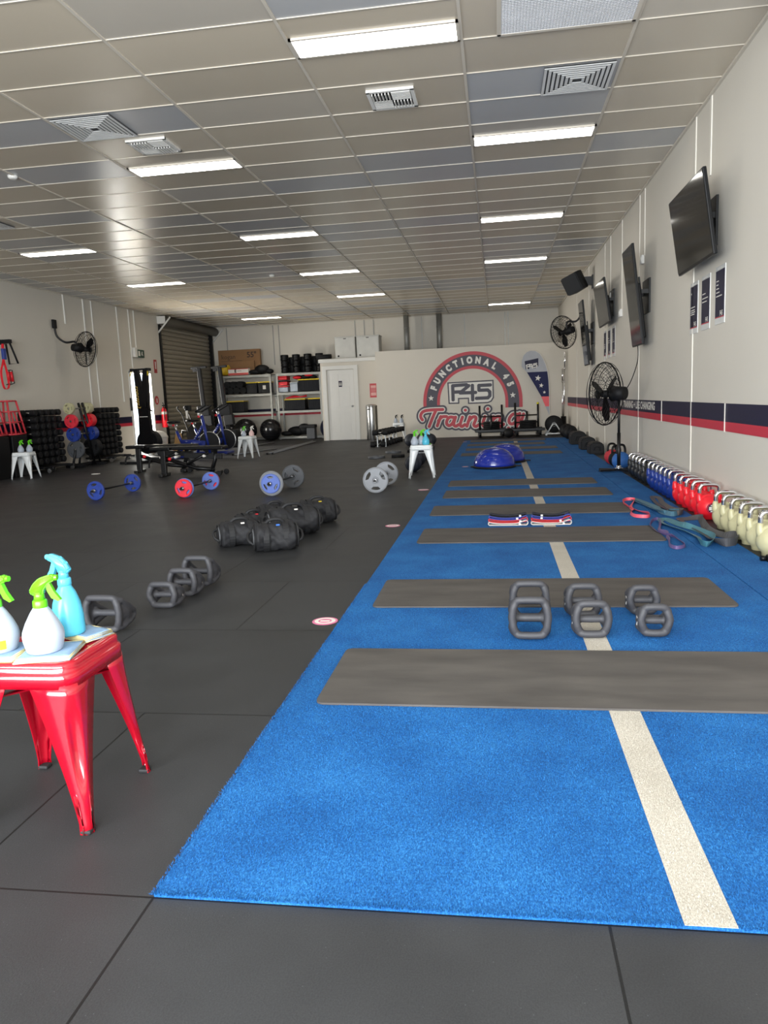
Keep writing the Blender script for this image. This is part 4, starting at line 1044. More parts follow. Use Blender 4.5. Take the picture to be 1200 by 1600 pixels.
def wall_fan(label, wall_pt, head, n, r, arm):
    t = thing('wall_fan', label, 'fan', wall_pt)
    fan_head(t, r, head, n)
    b = B(); box(b, (0, 0, 0), (0.05, 0.12, 0.18), bev=0.01); obj('wall_plate', b, 'matte', t)
    b = B(); tube(b, smooth_path(arm, 6), 0.022, 10); obj('arm', b, 'bmetal', t)
wall_fan('black wall fan on the left wall above the dumbbell racks', (-9.20, 15.20, 3.0), (0.48, 0.30, -0.53), (0.45, 0.89, -0.1), 0.37,
         [(0, 0, -0.05), (0.02, 0.02, -0.25), (0.15, 0.1, -0.38), (0.36, 0.12, -0.38), (0.38, 0.14, -0.50)])
wall_fan('black wall fan on an arm high on the right wall before the mural', (1.90, 17.75, 3.02), (-0.37, 0.25, -0.55), (-0.62, 0.78, -0.12), 0.37,
         [(0, 0, -0.02), (-0.02, 0.0, -0.22), (-0.12, 0.02, -0.34), (-0.30, 0.08, -0.34), (-0.31, 0.1, -0.52)])

# ================================================================== BARBELLS
def plate_poly(R_, nh=3, rot=0):
    polys = [circ(R_, 44), circ(0.026, 20)]
    for k in range(nh):
        a0 = R(rot+360/nh*k); h = []
        for f in range(9): a = a0+R(-30+60*f/8); h.append((R_*0.80*math.cos(a), R_*0.80*math.sin(a)))
        for f in range(9): a = a0+R(22-44*f/8); h.append((R_*(0.50+0.04*abs(f-4)/4)*math.cos(a), R_*(0.50+0.04*abs(f-4)/4)*math.sin(a)))
        polys.append(h)
    return polys
PL = {}
def plate_mesh(R_, th, rot):
    k = (R_, th, rot)
    if k not in PL:
        b = B(); addmesh(b, curve_mesh(plate_poly(R_-0.003, 3, rot), th/2-0.003, 0.003))
        for s in (-1, 1):
            tube(b, [(x, y, s*(th/2)) for x, y in circ(R_*0.93, 44)], 0.006, 6, True)
            tube(b, [(x, y, s*(th/2)) for x, y in circ(R_*0.24, 24)], 0.007, 6, True)
        for f in b.faces: f.smooth = False
        bmesh.ops.recalc_face_normals(b, faces=b.faces[:])
        me = bpy.data.meshes.new('plate'); b.to_mesh(me); b.free(); PL[k] = me
    return PL[k]
def add_plate(parent, R_, th, m, loc, rx=90, rot=0, rz=0, name='weight_plate'):
    me = plate_mesh(R_, th, rot).copy(); me.materials.append(M[m])
    o = bpy.data.objects.new(name, me); col.objects.link(o); o.parent = parent; o.location = loc; o.rotation_euler = (R(rx), 0, R(rz)); return o
def barbell(label, x0, y0, x1, y1, r, front, rear):
    d = Vector((x1-x0, y1-y0)); L = d.length; rz = math.atan2(d.y, d.x)-PI/2
    t = thing('barbell', label, 'barbell', (x0, y0, 0), rz)
    b = B(); cyl(b, (0, -0.10, r), (0, L+0.10, r), 0.0135, n=12); obj('bar', b, 'bmetal', t)
    for y, s, st in ((0, -1, front), (L, 1, rear)):
        o_ = 0.0
        for (R_, th, m, rot) in st:
            add_plate(t, R_, th, m, (0, y+s*(-o_), r+0.0), 90, rot); o_ += th*0.95
        b = B(); cyl(b, (0, y+s*0.016, r), (0, y+s*0.062, r), 0.026, n=14); obj('collar', b, 'chrome', t)
        b = B(); cyl(b, (0, y-s*(o_+0.0), r), (0, y-s*(o_+0.03), r), 0.022, n=14); obj('inner_collar', b, 'chrome', t)
    return t
barbell('short barbell with blue plates at both ends, farthest from the turf', -5.18, 9.12, -5.11, 10.0, 0.125, [(0.125, 0.03, 'blue', 100)], [(0.125, 0.03, 'blue', 40)])
barbell('short barbell with a red plate in front and a blue plate at the rear', -3.985, 9.15, -3.94, 10.0, 0.125, [(0.118, 0.028, 'redu', 80), (0.125, 0.028, 'lblue', 30)], [(0.118, 0.028, 'redu', 20), (0.125, 0.028, 'lblue', 80)])
barbell('barbell with light blue plates on larger grey ones, behind the sandbags', -2.82, 9.12, -2.76, 10.0, 0.158, [(0.125, 0.028, 'lblue', 90), (0.158, 0.03, 'gplate', 90)], [(0.125, 0.028, 'dplate', 60), (0.158, 0.03, 'dplate', 60)])
barbell('barbell with plain grey plates, closest to the turf and white stool', -1.50, 9.20, -1.48, 10.0, 0.160, [(0.160, 0.035, 'gplate', 30)], [(0.160, 0.035, 'gplate', 50)])

# ================================================================== SANDBAGS
def sandbag(label, loc, rz, L, r, seed, accent=None):
    t = thing('sandbag', label, 'sandbag', loc, R(rz), 'black sandbags on the floor')
    random.seed(seed); ph = [random.uniform(0, 6) for _ in range(6)]
    b = B(); rings = []; n = 40; N = 40
    for i in range(N+1):
        f = i/N; x = (f-0.5)*L; e = min(f, 1-f); k = min(1.0, (e/0.10))**0.5 if e < 0.10 else 1.0
        rr = r*(0.35+0.65*k)*(1+0.05*math.sin(9*f+ph[0])); ring_ = []
        for j in range(n):
            a = 2*PI*j/n; q = rr*(1+0.06*math.sin(3*a+7*f+ph[1])+0.045*math.sin(5*a-13*f+ph[2])+0.025*math.sin(11*a+23*f+ph[3])+0.02*math.sin(7*a-37*f+ph[4])+0.05*math.sin(2*a+5*f+ph[5]))
            z = r*0.86+q*math.sin(a)*0.88; ring_.append(b.verts.new((x, q*math.cos(a)*1.06, max(0.004+0.004*math.sin(3*a), z))))
        rings.append(ring_)
    for a, c in zip(rings, rings[1:]):
        for j in range(n): b.faces.new((a[j], a[(j+1) % n], c[(j+1) % n], c[j]))
    b.faces.new(rings[0][::-1]); b.faces.new(rings[-1])
    for f in b.faces: f.smooth = True
    obj('bag_body', b, 'fabric', t)
    b = B()
    for s in (-1, 1): tube(b, [(s*L*0.47, r*0.86*math.cos(2*PI*k/28), r*0.86+r*0.74*math.sin(2*PI*k/28)) for k in range(28)], 0.007, 6, True)
    obj('piping', b, 'webbing', t)
    for x in (-L*0.22, L*0.22):
        b = B(); ribbon(b, [(x, 1.10*r*math.cos(2*PI*k/30), max(0.004, r*0.86+r*0.95*math.sin(2*PI*k/30))) for k in range(30)], (1, 0, 0), 0.045, 0.005, True); obj('strap', b, 'webbing', t)
    b = B(); tube(b, smooth_path([(-L*0.2, -r*0.2, r*1.75), (-L*0.1, -r*0.3, r*1.98), (L*0.1, -r*0.3, r*1.98), (L*0.2, -r*0.2, r*1.75)], 5), 0.014, 8); obj('handle', b, 'webbing', t)
    for s in (-1, 1):
        b = B(); tube(b, smooth_path([(s*L*0.48, -r*0.5, r*0.5), (s*(L*0.5+0.03), -r*0.35, r*0.75), (s*(L*0.5+0.03), r*0.1, r*1.1), (s*L*0.48, r*0.3, r*1.25)], 5), 0.011, 8); obj('end_handle', b, 'webbing', t)
        b = B(); tube(b, [(s*L*0.485, r*0.80*math.cos(a), r*0.88+r*0.70*math.sin(a)) for a in [R(120+12*k) for k in range(8)]], 0.004, 5); obj('zip', b, 'gplate', t)
    if accent:
        b = B(); box(b, (0.02, -r*0.55, r*1.66), (0.03, 0.02, 0.012), bev=0.003); obj('buckle', b, accent, t)
    return t
sandbag('black sandbag nearest the camera in the row by the turf side', (-1.76, 5.72, 0), 22, 0.36, 0.125, 1, mat('buckle_blue', (50, 110, 200), 0.4))
sandbag('black sandbag with grey print in the middle of the turf side row', (-1.80, 6.38, 0), 30, 0.46, 0.14, 2, 'whitep')
sandbag('black sandbag at the far end of the turf side row, yellow tag', (-1.73, 7.03, 0), 25, 0.36, 0.125, 3, 'yellow')
sandbag('black sandbag nearest the camera in the row away from the turf', (-2.13, 5.93, 0), 30, 0.36, 0.115, 4, 'whitep')
sandbag('black sandbag in the middle of the row away from the turf', (-2.20, 6.50, 0), 35, 0.32, 0.105, 5, 'kred')
sandbag('black sandbag at the far end of the row away from the turf', (-2.14, 6.98, 0), 30, 0.34, 0.11, 6)

# ================================================================== HALF BALLS
def half_ball(label, x, y, r, h):
    t = thing('balance_trainer', label, 'balance trainer', (x, y, 0.0105), 0, 'blue half balls on the turf')
    b = B(); lathe(b, [(r*math.cos(R(a))**0.85 if a < 90 else 0.001, 0.03+h*math.sin(R(a))) for a in range(0, 91, 6)], None, 44)
    for k in (0.72, 0.86, 0.5): tube(b, [(px, py, 0.03+h*math.sin(math.acos(min(1, k**1.176)))) for px, py in circ(r*k, 44)], 0.004, 5, True)
    obj('dome', b, mat('dome_blue', (30, 48, 150), 0.22, var=0.05, coat=0.4), t)
    b = B(); lathe(b, [(r*0.96, 0), (r*1.03, 0.004), (r*1.05, 0.02), (r*1.02, 0.034), (r*0.9, 0.036)], None, 44); obj('base_rim', b, 'matte', t)
    b = B(); box(b, (r*1.1, 0.03, 0.016), (0.12, 0.03, 0.02), bev=0.006); box(b, (-r*1.06, 0.03, 0.016), (0.06, 0.03, 0.02), bev=0.006); obj('side_grip', b, 'matte', t)
    b = B(); ring(b, 0.02, 0.05, 0, 360, 0.033+h, n=20); obj('top_mark', b, 'whitep', t)
half_ball('nearer blue half ball balance trainer on the turf', -0.055, 12.0, 0.325, 0.28)
half_ball('farther blue half ball balance trainer, partly behind the nearer one', 0.13, 12.9, 0.325, 0.28)

# ================================================================== DUMBBELLS AND RACKS
def make_dumbbell(name='dumbbell', L=0.38, r=0.064):
    t = thing(name, 'x', 'dumbbell', (0, 0, 0))
    b = B(); cyl(b, (-0.07, 0, 0), (0.07, 0, 0), 0.0155, n=10); obj('grip', b, 'steel', t)
    for s in (-1, 1):
        b = B(); lathe(b, [(r*0.8, 0), (r, 0.012), (r, L/2-0.075), (r*0.8, L/2-0.062)], T(s*0.062, 0, 0) @ RX(R(90*s), 4, 'Y'), 12, smooth=False); obj('head', b, 'matte', t)
    return t
db0 = make_dumbbell(); used_db = [False]
def place_db(loc, rz, label, group, sc=1.0):
    if not used_db[0]:
        used_db[0] = True; db0.location = loc; db0.rotation_euler = (0, 0, R(rz)); db0['label'] = label; db0['group'] = group; db0.scale = (sc if isinstance(sc, tuple) else (sc,)*3); return db0
    return dup(db0, loc, R(rz), label, group, sc)
TIERN = ['bottom', 'second', 'third', 'fourth', 'fifth', 'sixth', 'seventh', 'top']
def db_rack(y0, y1, x, label, nm):
    t = thing('dumbbell_rack', label, 'rack', (x, (y0+y1)/2, 0))
    L = y1-y0
    b = B()
    for s in (-1, 1): box(b, (-0.23, s*L*0.30, 0.63), (0.05, 0.03, 1.10), bev=0.006)
    box(b, (-0.24, 0, 0.66), (0.02, L*0.7, 1.0))
    obj('upright', b, 'bmetal', t)
    b = B(); box(b, (0, 0, 0.105), (0.52, L*0.92, 0.04), bev=0.01)
    for s in (-1, 1): box(b, (0.1, s*L*0.36, 0.10), (0.62, 0.07, 0.05), bev=0.008)
    obj('base_frame', b, 'bmetal', t)
    for sx, sy in ((0.33, -1), (0.33, 1), (-0.2, -1), (-0.2, 1), (0.12, 0.2)):
        b = B(); cyl(b, (sx, sy*L*0.40-0.016, 0.04), (sx, sy*L*0.40+0.016, 0.04), 0.039, n=16); box(b, (sx, sy*L*0.40, 0.075), (0.03, 0.04, 0.03)); obj('caster', b, 'steel', t)
    for k in range(8):
        z = 0.20+k*0.134
        b = B()
        for s in (-1, 1): box(b, (s*0.05, 0, z-0.050), (0.02, L*0.86, 0.015))
        obj('tier', b, 'bmetal', t)
        for j in range(5):
            yy = (y0+y1)/2+(-0.40+0.20*j)*L
            place_db((x, yy, z+0.022), 0, 'dumbbell on the %s tier of the %s, %s' % (TIERN[k], nm, ('nearest the camera', 'second from near end', 'middle one', 'fourth from near end', 'far end')[j]), 'dumbbells on the '+nm, (1.02-0.012*k, 1.02-0.012*k, 1.02-0.012*k))
db_rack(13.35, 14.35, -8.88, 'black eight tier rack of dumbbells beside the red topped boxes', 'rack by the red frames')
db_rack(15.75, 16.75, -8.88, 'black eight tier rack of dumbbells between the plate tree and side door', 'rack by the side door')

# plate tree
t = thing('plate_tree', 'black A-shaped plate tree between the two dumbbell racks', 'rack', (-8.62, 14.95, 0))
b = B()
for dy in (-0.12, 0.12):
    tube(b, [(0.05, dy+0.34, 0.02), (0.0, dy*0.6-0.05, 1.33)], 0.026, 8); tube(b, [(0.0, dy-0.44, 0.04), (0.0, dy*0.6-0.12, 0.80)], 0.024, 8)
box(b, (0, 0.33, 0.03), (0.5, 0.06, 0.05)); box(b, (0, -0.46, 0.03), (0.4, 0.06, 0.05)); box(b, (0, -0.1, 0.06), (0.05, 1.0, 0.05))
obj('frame', b, 'bmetal', t)
b = B()
for z in (1.22, 0.96, 0.69, 0.38):
    k = (1.33-z)*0.18
    cyl(b, (0, -0.50-0.02+k*0.4, z), (0, 0.40+k, z), 0.018, n=10)
obj('peg', b, 'steel', t)
for z, r, m, mr, k in ((1.22, 0.115, 'cream', 'cream', 0), (0.96, 0.140, 'redu', 'kred', 1), (0.69, 0.150, 'blue', 'kblue', 2), (0.38, 0.185, 'dplate', 'matte', 3)):
    cn = ('cream', 'red', 'blue', 'dark grey')[k]
    for j in range(2):
        p = thing('weight_plate', '%s plate on the near side of the plate tree, %s' % (cn, ('outermost', 'second from outside')[j]), 'weight plate', (-8.62, 14.95-0.50+j*0.034+k*0.035, z), 0, 'plates on the tree')
        add_plate(p, r, 0.03, m, (0, 0, 0), 90, 30*j, name='plate_disc')
    for j in range(5):
        p = thing('weight_plate', '%s plate on the far side of the plate tree, number %s from the frame' % (cn, ('one', 'two', 'three', 'four', 'five')[j]), 'weight plate', (-8.62, 14.95+0.13+j*0.034+k*0.03, z), 0, 'plates on the tree')
        add_plate(p, r, 0.03, mr, (0, 0, 0), 90, 25*j, name='plate_disc')

# red frames and black boxes at the left edge
for i, (y, l) in enumerate(((12.95, 'tall black box with a red frame on top, beside the dumbbell rack'), (12.40, 'tall black box cut off by the left edge of the photo'))):
    b = B(); box(b, (0, 0, 0.375), (0.44, 0.46, 0.75), bev=0.008); box(b, (0, 0, 0.755), (0.42, 0.44, 0.02)); t = thing('storage_box', l, 'box', (-9.0+0.02, y, 0)); obj('box_shell', b, 'black', t)
for i, (y, l) in enumerate(((12.95, 'red tubular frame stand on top of the black box next to the rack'), (12.40, 'red tubular frame stand cut off by the left edge of the photo'))):
    t = thing('metal_frame_stand', l, 'frame', (-8.98, y, 0.766))
    b = B(); r = 0.02
    lo, hi, h = 0.21, 0.13, 0.63
    cs = [(-lo, -lo), (lo, -lo), (lo, lo), (-lo, lo)]
    for sx, sy in ((-1, -1), (1, -1), (1, 1), (-1, 1)): tube(b, [(sx*lo, sy*lo, r), (sx*hi, sy*hi, h)], r*0.9, 6)
    for f in (0, 0.36, 0.68, 1.0):
        w_ = lo+(hi-lo)*f; z = r+(h-r)*f
        for k in range(4):
            a, c = cs[k], cs[(k+1) % 4]; tube(b, [(a[0]/lo*w_, a[1]/lo*w_, z), (c[0]/lo*w_, c[1]/lo*w_, z)], r*0.8, 6)
    for k in (-1, 1): tube(b, [(lo, k*0.08, r), (hi, k*0.05, h*0.68)], r*0.8, 6)
    obj('tube_frame', b, mat('red_frame', (206, 60, 70), 0.4), t)

# suspension trainer hooks on the left wall
t = thing('wall_hook_rail', 'black rail with angled hook high on the left wall at the photo edge', 'rail', (-9.22, 12.9, 2.5))
b = B(); box(b, (0.03, 0, 0), (0.06, 1.0, 0.09), bev=0.008); box(b, (0.16, 0.36, 0.0), (0.25, 0.07, 0.07)); obj('rail', b, 'matte', t)
b = B(); tube(b, [(0.26, 0.36, -0.03), (0.28, 0.52, -0.40), (0.25, 0.30, -0.42), (0.22, 0.30, -0.05)], 0.018, 6); obj('hook', b, 'matte', t)
t = thing('suspension_trainer', 'red and black suspension straps hanging from the rail on the left wall', 'exercise straps', (-8.98, 13.08, 2.42))
b = B(); ribbon(b, smooth_path([(0, 0, 0.0), (0, -0.03, -0.25), (0, 0.02, -0.45), (0, 0.04, -0.75), (0, -0.10, -0.78), (0, -0.14, -0.5), (0, -0.04, -0.28), (0, -0.02, -0.02)], 5, True), (1, 0, 0), 0.04, 0.008, True); obj('strap', b, 'kred', t)
b = B(); box(b, (0, 0, -0.16), (0.05, 0.09, 0.2), bev=0.01); obj('buckle_sleeve', b, 'blue', t)
for dy in (0.10, 0.0):
    b = B(); cyl(b, (0, dy+0.04, -0.48), (0, dy+0.07, -0.66), 0.028, n=12); obj('handle_grip', b, 'kred', t)
    b = B(); tube(b, [(0, dy+0.02, -0.45), (0, dy+0.09, -0.45), (0, dy+0.12, -0.69), (0, dy-0.02, -0.72)], 0.01, 6); obj('handle_loop', b, 'webbing', t)

# exit sign, small signs, extinguisher on the left wall
t = thing('exit_sign', 'green running figure exit sign above the side door', 'sign', (XL+0.05, 19.05, 2.58))
b = B(); box(b, (0, -0.28, 0.02), (0.08, 0.14, 0.24), bev=0.01); obj('housing', b, 'trim', t)
b = B(); box(b, (0.0, 0, 0), (0.05, 0.40, 0.20), bev=0.006); obj('sign_face', b, mat('exit_green', (14, 62, 44), 0.4), t)
b = B(); box(b, (0.028, -0.10, 0), (0.003, 0.10, 0.13)); prism(b, [(0.02, -0.05), (0.06, -0.02), (0.09, -0.06), (0.11, -0.04), (0.08, 0.01), (0.10, 0.05), (0.06, 0.06), (0.03, 0.02)], 0.003, T(0.026, 0.0, 0) @ FACE_RIGHT); obj('pictogram', b, 'whitep', t)
t = thing('equipment_sign', 'small red and white upright sign beside the roller shutter', 'sign', (XL+0.006, 20.0, 2.29))
b = B(); box(b, (0, 0, 0), (0.008, 0.17, 0.36)); obj('sign_plate', b, mat('sign_red', (170, 44, 40), 0.5), t)
b = B(); box(b, (0.006, 0, 0.03), (0.002, 0.06, 0.2)); obj('sign_print', b, 'whitep', t)
t = thing('fire_extinguisher', 'red fire extinguisher on the wall between the side door and shutter', 'fire extinguisher', (XL+0.12, 20.05, 0.62))
b = B(); lathe(b, [(0.07, 0), (0.08, 0.01), (0.08, 0.44), (0.06, 0.50), (0.03, 0.53), (0.03, 0.56)], None, 20); obj('cylinder_body', b, 'kred', t)
b = B(); lathe(b, [(0.0815, 0.36), (0.0815, 0.43)], None, 20, caps=False); box(b, (0.078, 0.02, 0.1), (0.01, 0.05, 0.05)); obj('paper_label', b, 'whitep', t)
b = B(); box(b, (0, 0, 0.60), (0.03, 0.14, 0.03)); tube(b, smooth_path([(0.02, -0.03, 0.58), (0.05, -0.10, 0.5), (0.05, -0.10, 0.2)], 5), 0.012, 6); tube(b, [(0, 0.02, 0.62), (0.02, -0.08, 0.68)], 0.01, 6); obj('valve', b, 'black', t)
t = thing('extinguisher_disc', 'round red location sign above the fire extinguisher', 'sign', (XL+0.008, 19.9, 1.37))
b = B(); lathe(b, [(0.12, 0), (0.12, 0.006)], FACE_RIGHT, 24); obj('sign_disc', b, mat('sign_red2', (190, 70, 66), 0.5), t)
b = B(); prism(b, [(-0.03, -0.07), (0.03, -0.07), (0.03, 0.05), (-0.03, 0.05)], 0.002, T(0.008, 0, 0) @ FACE_RIGHT); obj('sign_print', b, 'whitep', t)

# ================================================================== SKI MACHINE, ROWERS, BIKES, BENCHES
t = thing('ski_machine', 'tall black ski pulling machine standing in front of the open side door', 'exercise machine', (-7.62, 15.75, 0), R(-8))
b = B(); prism(b, [(-0.17, 0.25), (0.17, 0.25), (0.13, 1.0), (0.16, 1.98), (0.07, 2.0), (0.0, 1.55), (-0.07, 2.0), (-0.16, 1.98), (-0.13, 1.0)], 0.09, T(0, 0.045, 0) @ RX(R(90), 4, 'X')); obj('tower', b, 'black', t)
b = B(); box(b, (0, 0, 2.0), (0.40, 0.05, 0.035)); 
for s in (-1, 1): box(b, (s*0.19, -0.02, 1.99), (0.07, 0.14, 0.06), bev=0.01)
obj('top_bar', b, 'matte', t)
for s in (-1, 1):
    b = B(); tube(b, [(s*0.2, -0.06, 1.97), (s*0.22, -0.10, 1.86)], 0.012, 8); obj('pull_handle', b, 'yellow', t)
b = B(); cyl(b, (0, 0.0, 0.42), (0, 0.20, 0.42), 0.26, n=24); obj('flywheel_housing', b, 'black', t)
b = B(); box(b, (0, -0.25, 0.03), (0.5, 0.9, 0.05), bev=0.01); obj('foot_plate', b, 'matte', t)
b = B(); box(b, (0.04, -0.1, 1.25), (0.14, 0.05, 0.1)); tube(b, [(0.1, -0.05, 1.15), (0.30, -0.16, 1.10)], 0.02, 8); obj('monitor_arm', b, 'black', t)
b = B(); addmesh(b, text_mesh('concept2', 0.13, 0.003), T(-0.105, -0.048, 1.40) @ RX(R(90), 4, 'X') @ RX(R(-88), 4, 'Z')); obj('lettering', b, mat('gold_print', (180, 150, 70), 0.5), t)
b = B(); box(b, (0, -0.048, 0.98), (0.20, 0.004, 0.012)); obj('badge_line', b, 'whitep', t)
def rower(label, x, y, lean):
    t = thing('upright_rower', label, 'rowing machine', (x, y, 0), R(5), 'rowing machines stood on end')
    mx = RX(R(lean), 4, 'Y')
    b = B(); box(b, (0, 0, 1.25), (0.10, 0.13, 1.9), mx, bev=0.01); obj('rail', b, 'black', t)
    b = B(); box(b, (0, 0, 2.20), (0.42, 0.12, 0.06), mx, bev=0.01); box(b, (-0.12, 0, 2.14), (0.1, 0.1, 0.08), mx); obj('end_foot', b, 'matte', t)
    b = B(); box(b, (0.0, 0, 1.02), (0.34, 0.26, 0.30), mx, bev=0.03); obj('flywheel_housing', b, 'black', t)
    b = B(); box(b, (0.10, -0.1, 0.75), (0.26, 0.22, 0.28), mx, bev=0.02); obj('seat_unit', b, 'matte', t)
    b = B(); box(b, (0.05, 0, 0.25), (0.45, 0.4, 0.5), bev=0.05); obj('front_stand', b, 'black', t)
rower('black rowing machine stood on end before the shutter, nearer the side door', -7.88, 20.0, -3)
rower('black rowing machine stood on end before the shutter, nearer the shelves', -7.30, 20.1, -4)
def bike(label, x, y, sc, rz=0):
    t = thing('exercise_bike', label, 'exercise bike', (x, y, 0), R(rz), 'blue exercise bikes')
    bl = mat('bike_blue', (24, 44, 128), 0.35)
    def seg(b, p, q, r, r2=None): cyl(b, (p[0], 0, p[1]), (q[0], 0, q[1]), r, r2, n=12)
    # x runs from the seat (0) to the flywheel (~0.8)
    b = B(); seg(b, (0.04, 0.62), (0.16, 0.33), 0.035); seg(b, (0.16, 0.33), (0.62, 0.34), 0.075, 0.055); seg(b, (0.42, 0.36), (0.66, 0.72), 0.032); seg(b, (0.66, 0.95), (0.80, 0.10), 0.036); seg(b, (0.16, 0.33), (0.06, 0.06), 0.04)
    prism(b, [(0.12, 0.28), (0.70, 0.26), (0.72, 0.38), (0.40, 0.42), (0.16, 0.42)], 0.07, T(0, 0.035, 0) @ RX(R(90), 4, 'X'))
    obj('frame', b, bl, t)
    b = B()
    for k in range(6): f = k/5; sph(b, (0.47+0.15*f, -0.034, 0.44+0.22*f), 0.010, 8)
    obj('frame_dots', b, 'whitep', t)
    b = B(); seg(b, (0.01, 0.75), (0.05, 0.60), 0.022); box(b, (-0.04, 0, 0.755), (0.22, 0.04, 0.035), bev=0.008); seg(b, (0.62, 1.02), (0.66, 0.92), 0.022); box(b, (0.64, 0, 0.95), (0.06, 0.06, 0.06), bev=0.01); obj('adjuster_post', b, 'steel', t)
    b = B(); box(b, (-0.02, 0, 0.755), (0.06, 0.046, 0.042), bev=0.01); obj('adjuster_knob', b, 'kred', t)
    b = B(); box(b, (0.60, -0.02, 0.93), (0.05, 0.05, 0.05), bev=0.01); obj('adjuster_knob', b, 'kred', t)
    b = B(); sph(b, (-0.05, 0, 0.825), (0.13, 0.075, 0.035), 16); sph(b, (0.06, 0, 0.825), (0.10, 0.03, 0.025), 12); obj('saddle', b, 'black', t)
    b = B()
    for s in (-1, 1): tube(b, smooth_path([(0.62, s*0.03, 1.03), (0.60, s*0.19, 1.04), (0.72, s*0.20, 1.10), (0.84, s*0.19, 1.17)], 5), 0.018, 8)
    tube(b, [(0.62, -0.1, 1.03), (0.62, 0.1, 1.03)], 0.02, 8); obj('handlebar', b, 'matte', t)
    b = B(); cyl(b, (0.80, -0.02, 0.34), (0.80, 0.02, 0.34), 0.235, n=36); obj('flywheel', b, 'bmetal', t)
    b = B(); tube(b, [(0.80+0.237*math.cos(2*PI*k/40), 0, 0.34+0.237*math.sin(2*PI*k/40)) for k in range(40)], 0.014, 8, True); obj('flywheel_rim', b, 'steel', t)
    b = B(); cyl(b, (0.40, -0.065, 0.34), (0.40, 0.065, 0.34), 0.02, n=10); tube(b, [(0.40, -0.06, 0.34), (0.33, -0.07, 0.20)], 0.012, 8); box(b, (0.33, -0.12, 0.19), (0.10, 0.09, 0.025), bev=0.005); tube(b, [(0.40, 0.06, 0.34), (0.47, 0.07, 0.46)], 0.012, 8); box(b, (0.47, 0.12, 0.47), (0.10, 0.09, 0.025), bev=0.005); obj('crank', b, 'steel', t)
    b = B(); box(b, (0.04, 0, 0.035), (0.08, 0.5, 0.05), bev=0.01); box(b, (0.86, 0, 0.035), (0.08, 0.5, 0.05), bev=0.01); box(b, (0.45, 0, 0.04), (0.8, 0.06, 0.05), bev=0.01); obj('base', b, bl, t)
    t.scale = (sc, sc, sc)
    return t
bike('blue exercise bike nearer the benches, red and steel seat clamp', -7.20, 16.3, 1.0, 0)
bike('blue exercise bike just behind the first one, nearer the storage shelves', -7.25, 17.5, 1.0, 0)
# assault style bike behind
t = thing('air_bike', 'black air bike with upright handle posts behind the blue exercise bikes', 'exercise bike', (-8.15, 18.7, 0))
b = B(); cyl(b, (0.55, -0.06, 0.42), (0.55, 0.06, 0.42), 0.33, n=30); obj('fan_wheel', b, 'matte', t)
b = B(); tube(b, [(0.0, 0, 0.1), (0.1, 0, 0.55), (0.5, 0, 0.45)], 0.035, 8); box(b, (0.3, 0, 0.05), (0.9, 0.08, 0.06)); obj('frame', b, 'bmetal', t)
b = B()
for s in (-1, 1): tube(b, smooth_path([(0.35, s*0.2, 0.5), (0.22, s*0.22, 0.95), (0.10, s*0.22, 1.12), (0.12, s*0.20, 1.17)], 5), 0.016, 8)
obj('arm_lever', b, 'matte', t)
b = B(); box(b, (0.3, 0, 1.12), (0.12, 0.16, 0.14), bev=0.01); obj('console', b, 'black', t)
b = B(); box(b, (0.34, -0.2, 0.96), (0.05, 0.05, 0.2), bev=0.01); obj('bottle', b, 'whitep', t)
def bench(label, x, y, rz=0):
    t = thing('weight_bench', label, 'bench', (x, y, 0), R(rz), 'black weight benches')
    b = B(); box(b, (0.17, 0, 0.475), (0.36, 0.28, 0.06), bev=0.018, seg=3); obj('seat_pad', b, 'black', t)
    b = B(); box(b, (0.82, 0, 0.485), (0.90, 0.28, 0.06), RX(R(1.0), 4, 'Y'), bev=0.018, seg=3); obj('back_pad', b, 'black', t)
    b = B(); box(b, (0.17, 0, 0.23), (0.085, 0.07, 0.44), bev=0.006); box(b, (0.17, 0, 0.03), (0.07, 0.36, 0.05), bev=0.01); obj('front_post', b, 'bmetal', t)
    b = B(); tube(b, [(0.17, 0, 0.32), (0.75, 0, 0.13), (1.06, 0, 0.10)], 0.035, 8); obj('main_beam', b, 'bmetal', t)
    b = B(); tube(b, [(1.00, 0, 0.05), (1.08, 0, 0.26), (1.10, 0, 0.42)], 0.036, 8); box(b, (1.08, 0, 0.04), (0.10, 0.42, 0.06), bev=0.01); obj('rear_post', b, 'bmetal', t)
    for s in (-1, 1):
        b = B(); cyl(b, (1.20, s*0.18-0.02, 0.045), (1.20, s*0.18+0.02, 0.045), 0.044, n=14); obj('wheel', b, 'matte', t)
    b = B(); box(b, (0.86, 0, 0.38), (0.66, 0.06, 0.09), RX(R(3), 4, 'Y'), bev=0.006)
    tube(b, [(0.60, -0.05, 0.20), (0.98, -0.05, 0.38)], 0.024, 6); tube(b, [(0.52, 0.05, 0.36), (0.72, 0.05, 0.13)], 0.024, 6); obj('ladder_bracket', b, 'bmetal', t)
    b = B()
    for p in ((0.42, 0.33), (0.92, 0.335)): cyl(b, (p[0], -0.09, p[1]), (p[0], 0.09, p[1]), 0.022, n=12)
    obj('pin', b, 'whitep', t)
    b = B(); sph(b, (0.32, -0.09, 0.30), 0.03, 12); obj('pull_knob', b, 'kred', t)
    b = B(); tube(b, smooth_path([(0.12, -0.06, 0.32), (0.0, -0.08, 0.32), (-0.05, -0.08, 0.24), (-0.06, -0.08, 0.16)], 5), 0.016, 6); obj('leg_hook', b, 'matte', t)
bench('black adjustable weight bench nearer the camera, behind the barbells', -5.76, 12.1, 0)
bench('black adjustable weight bench just behind the first, nearer the ski machine', -6.62, 12.95, 0)
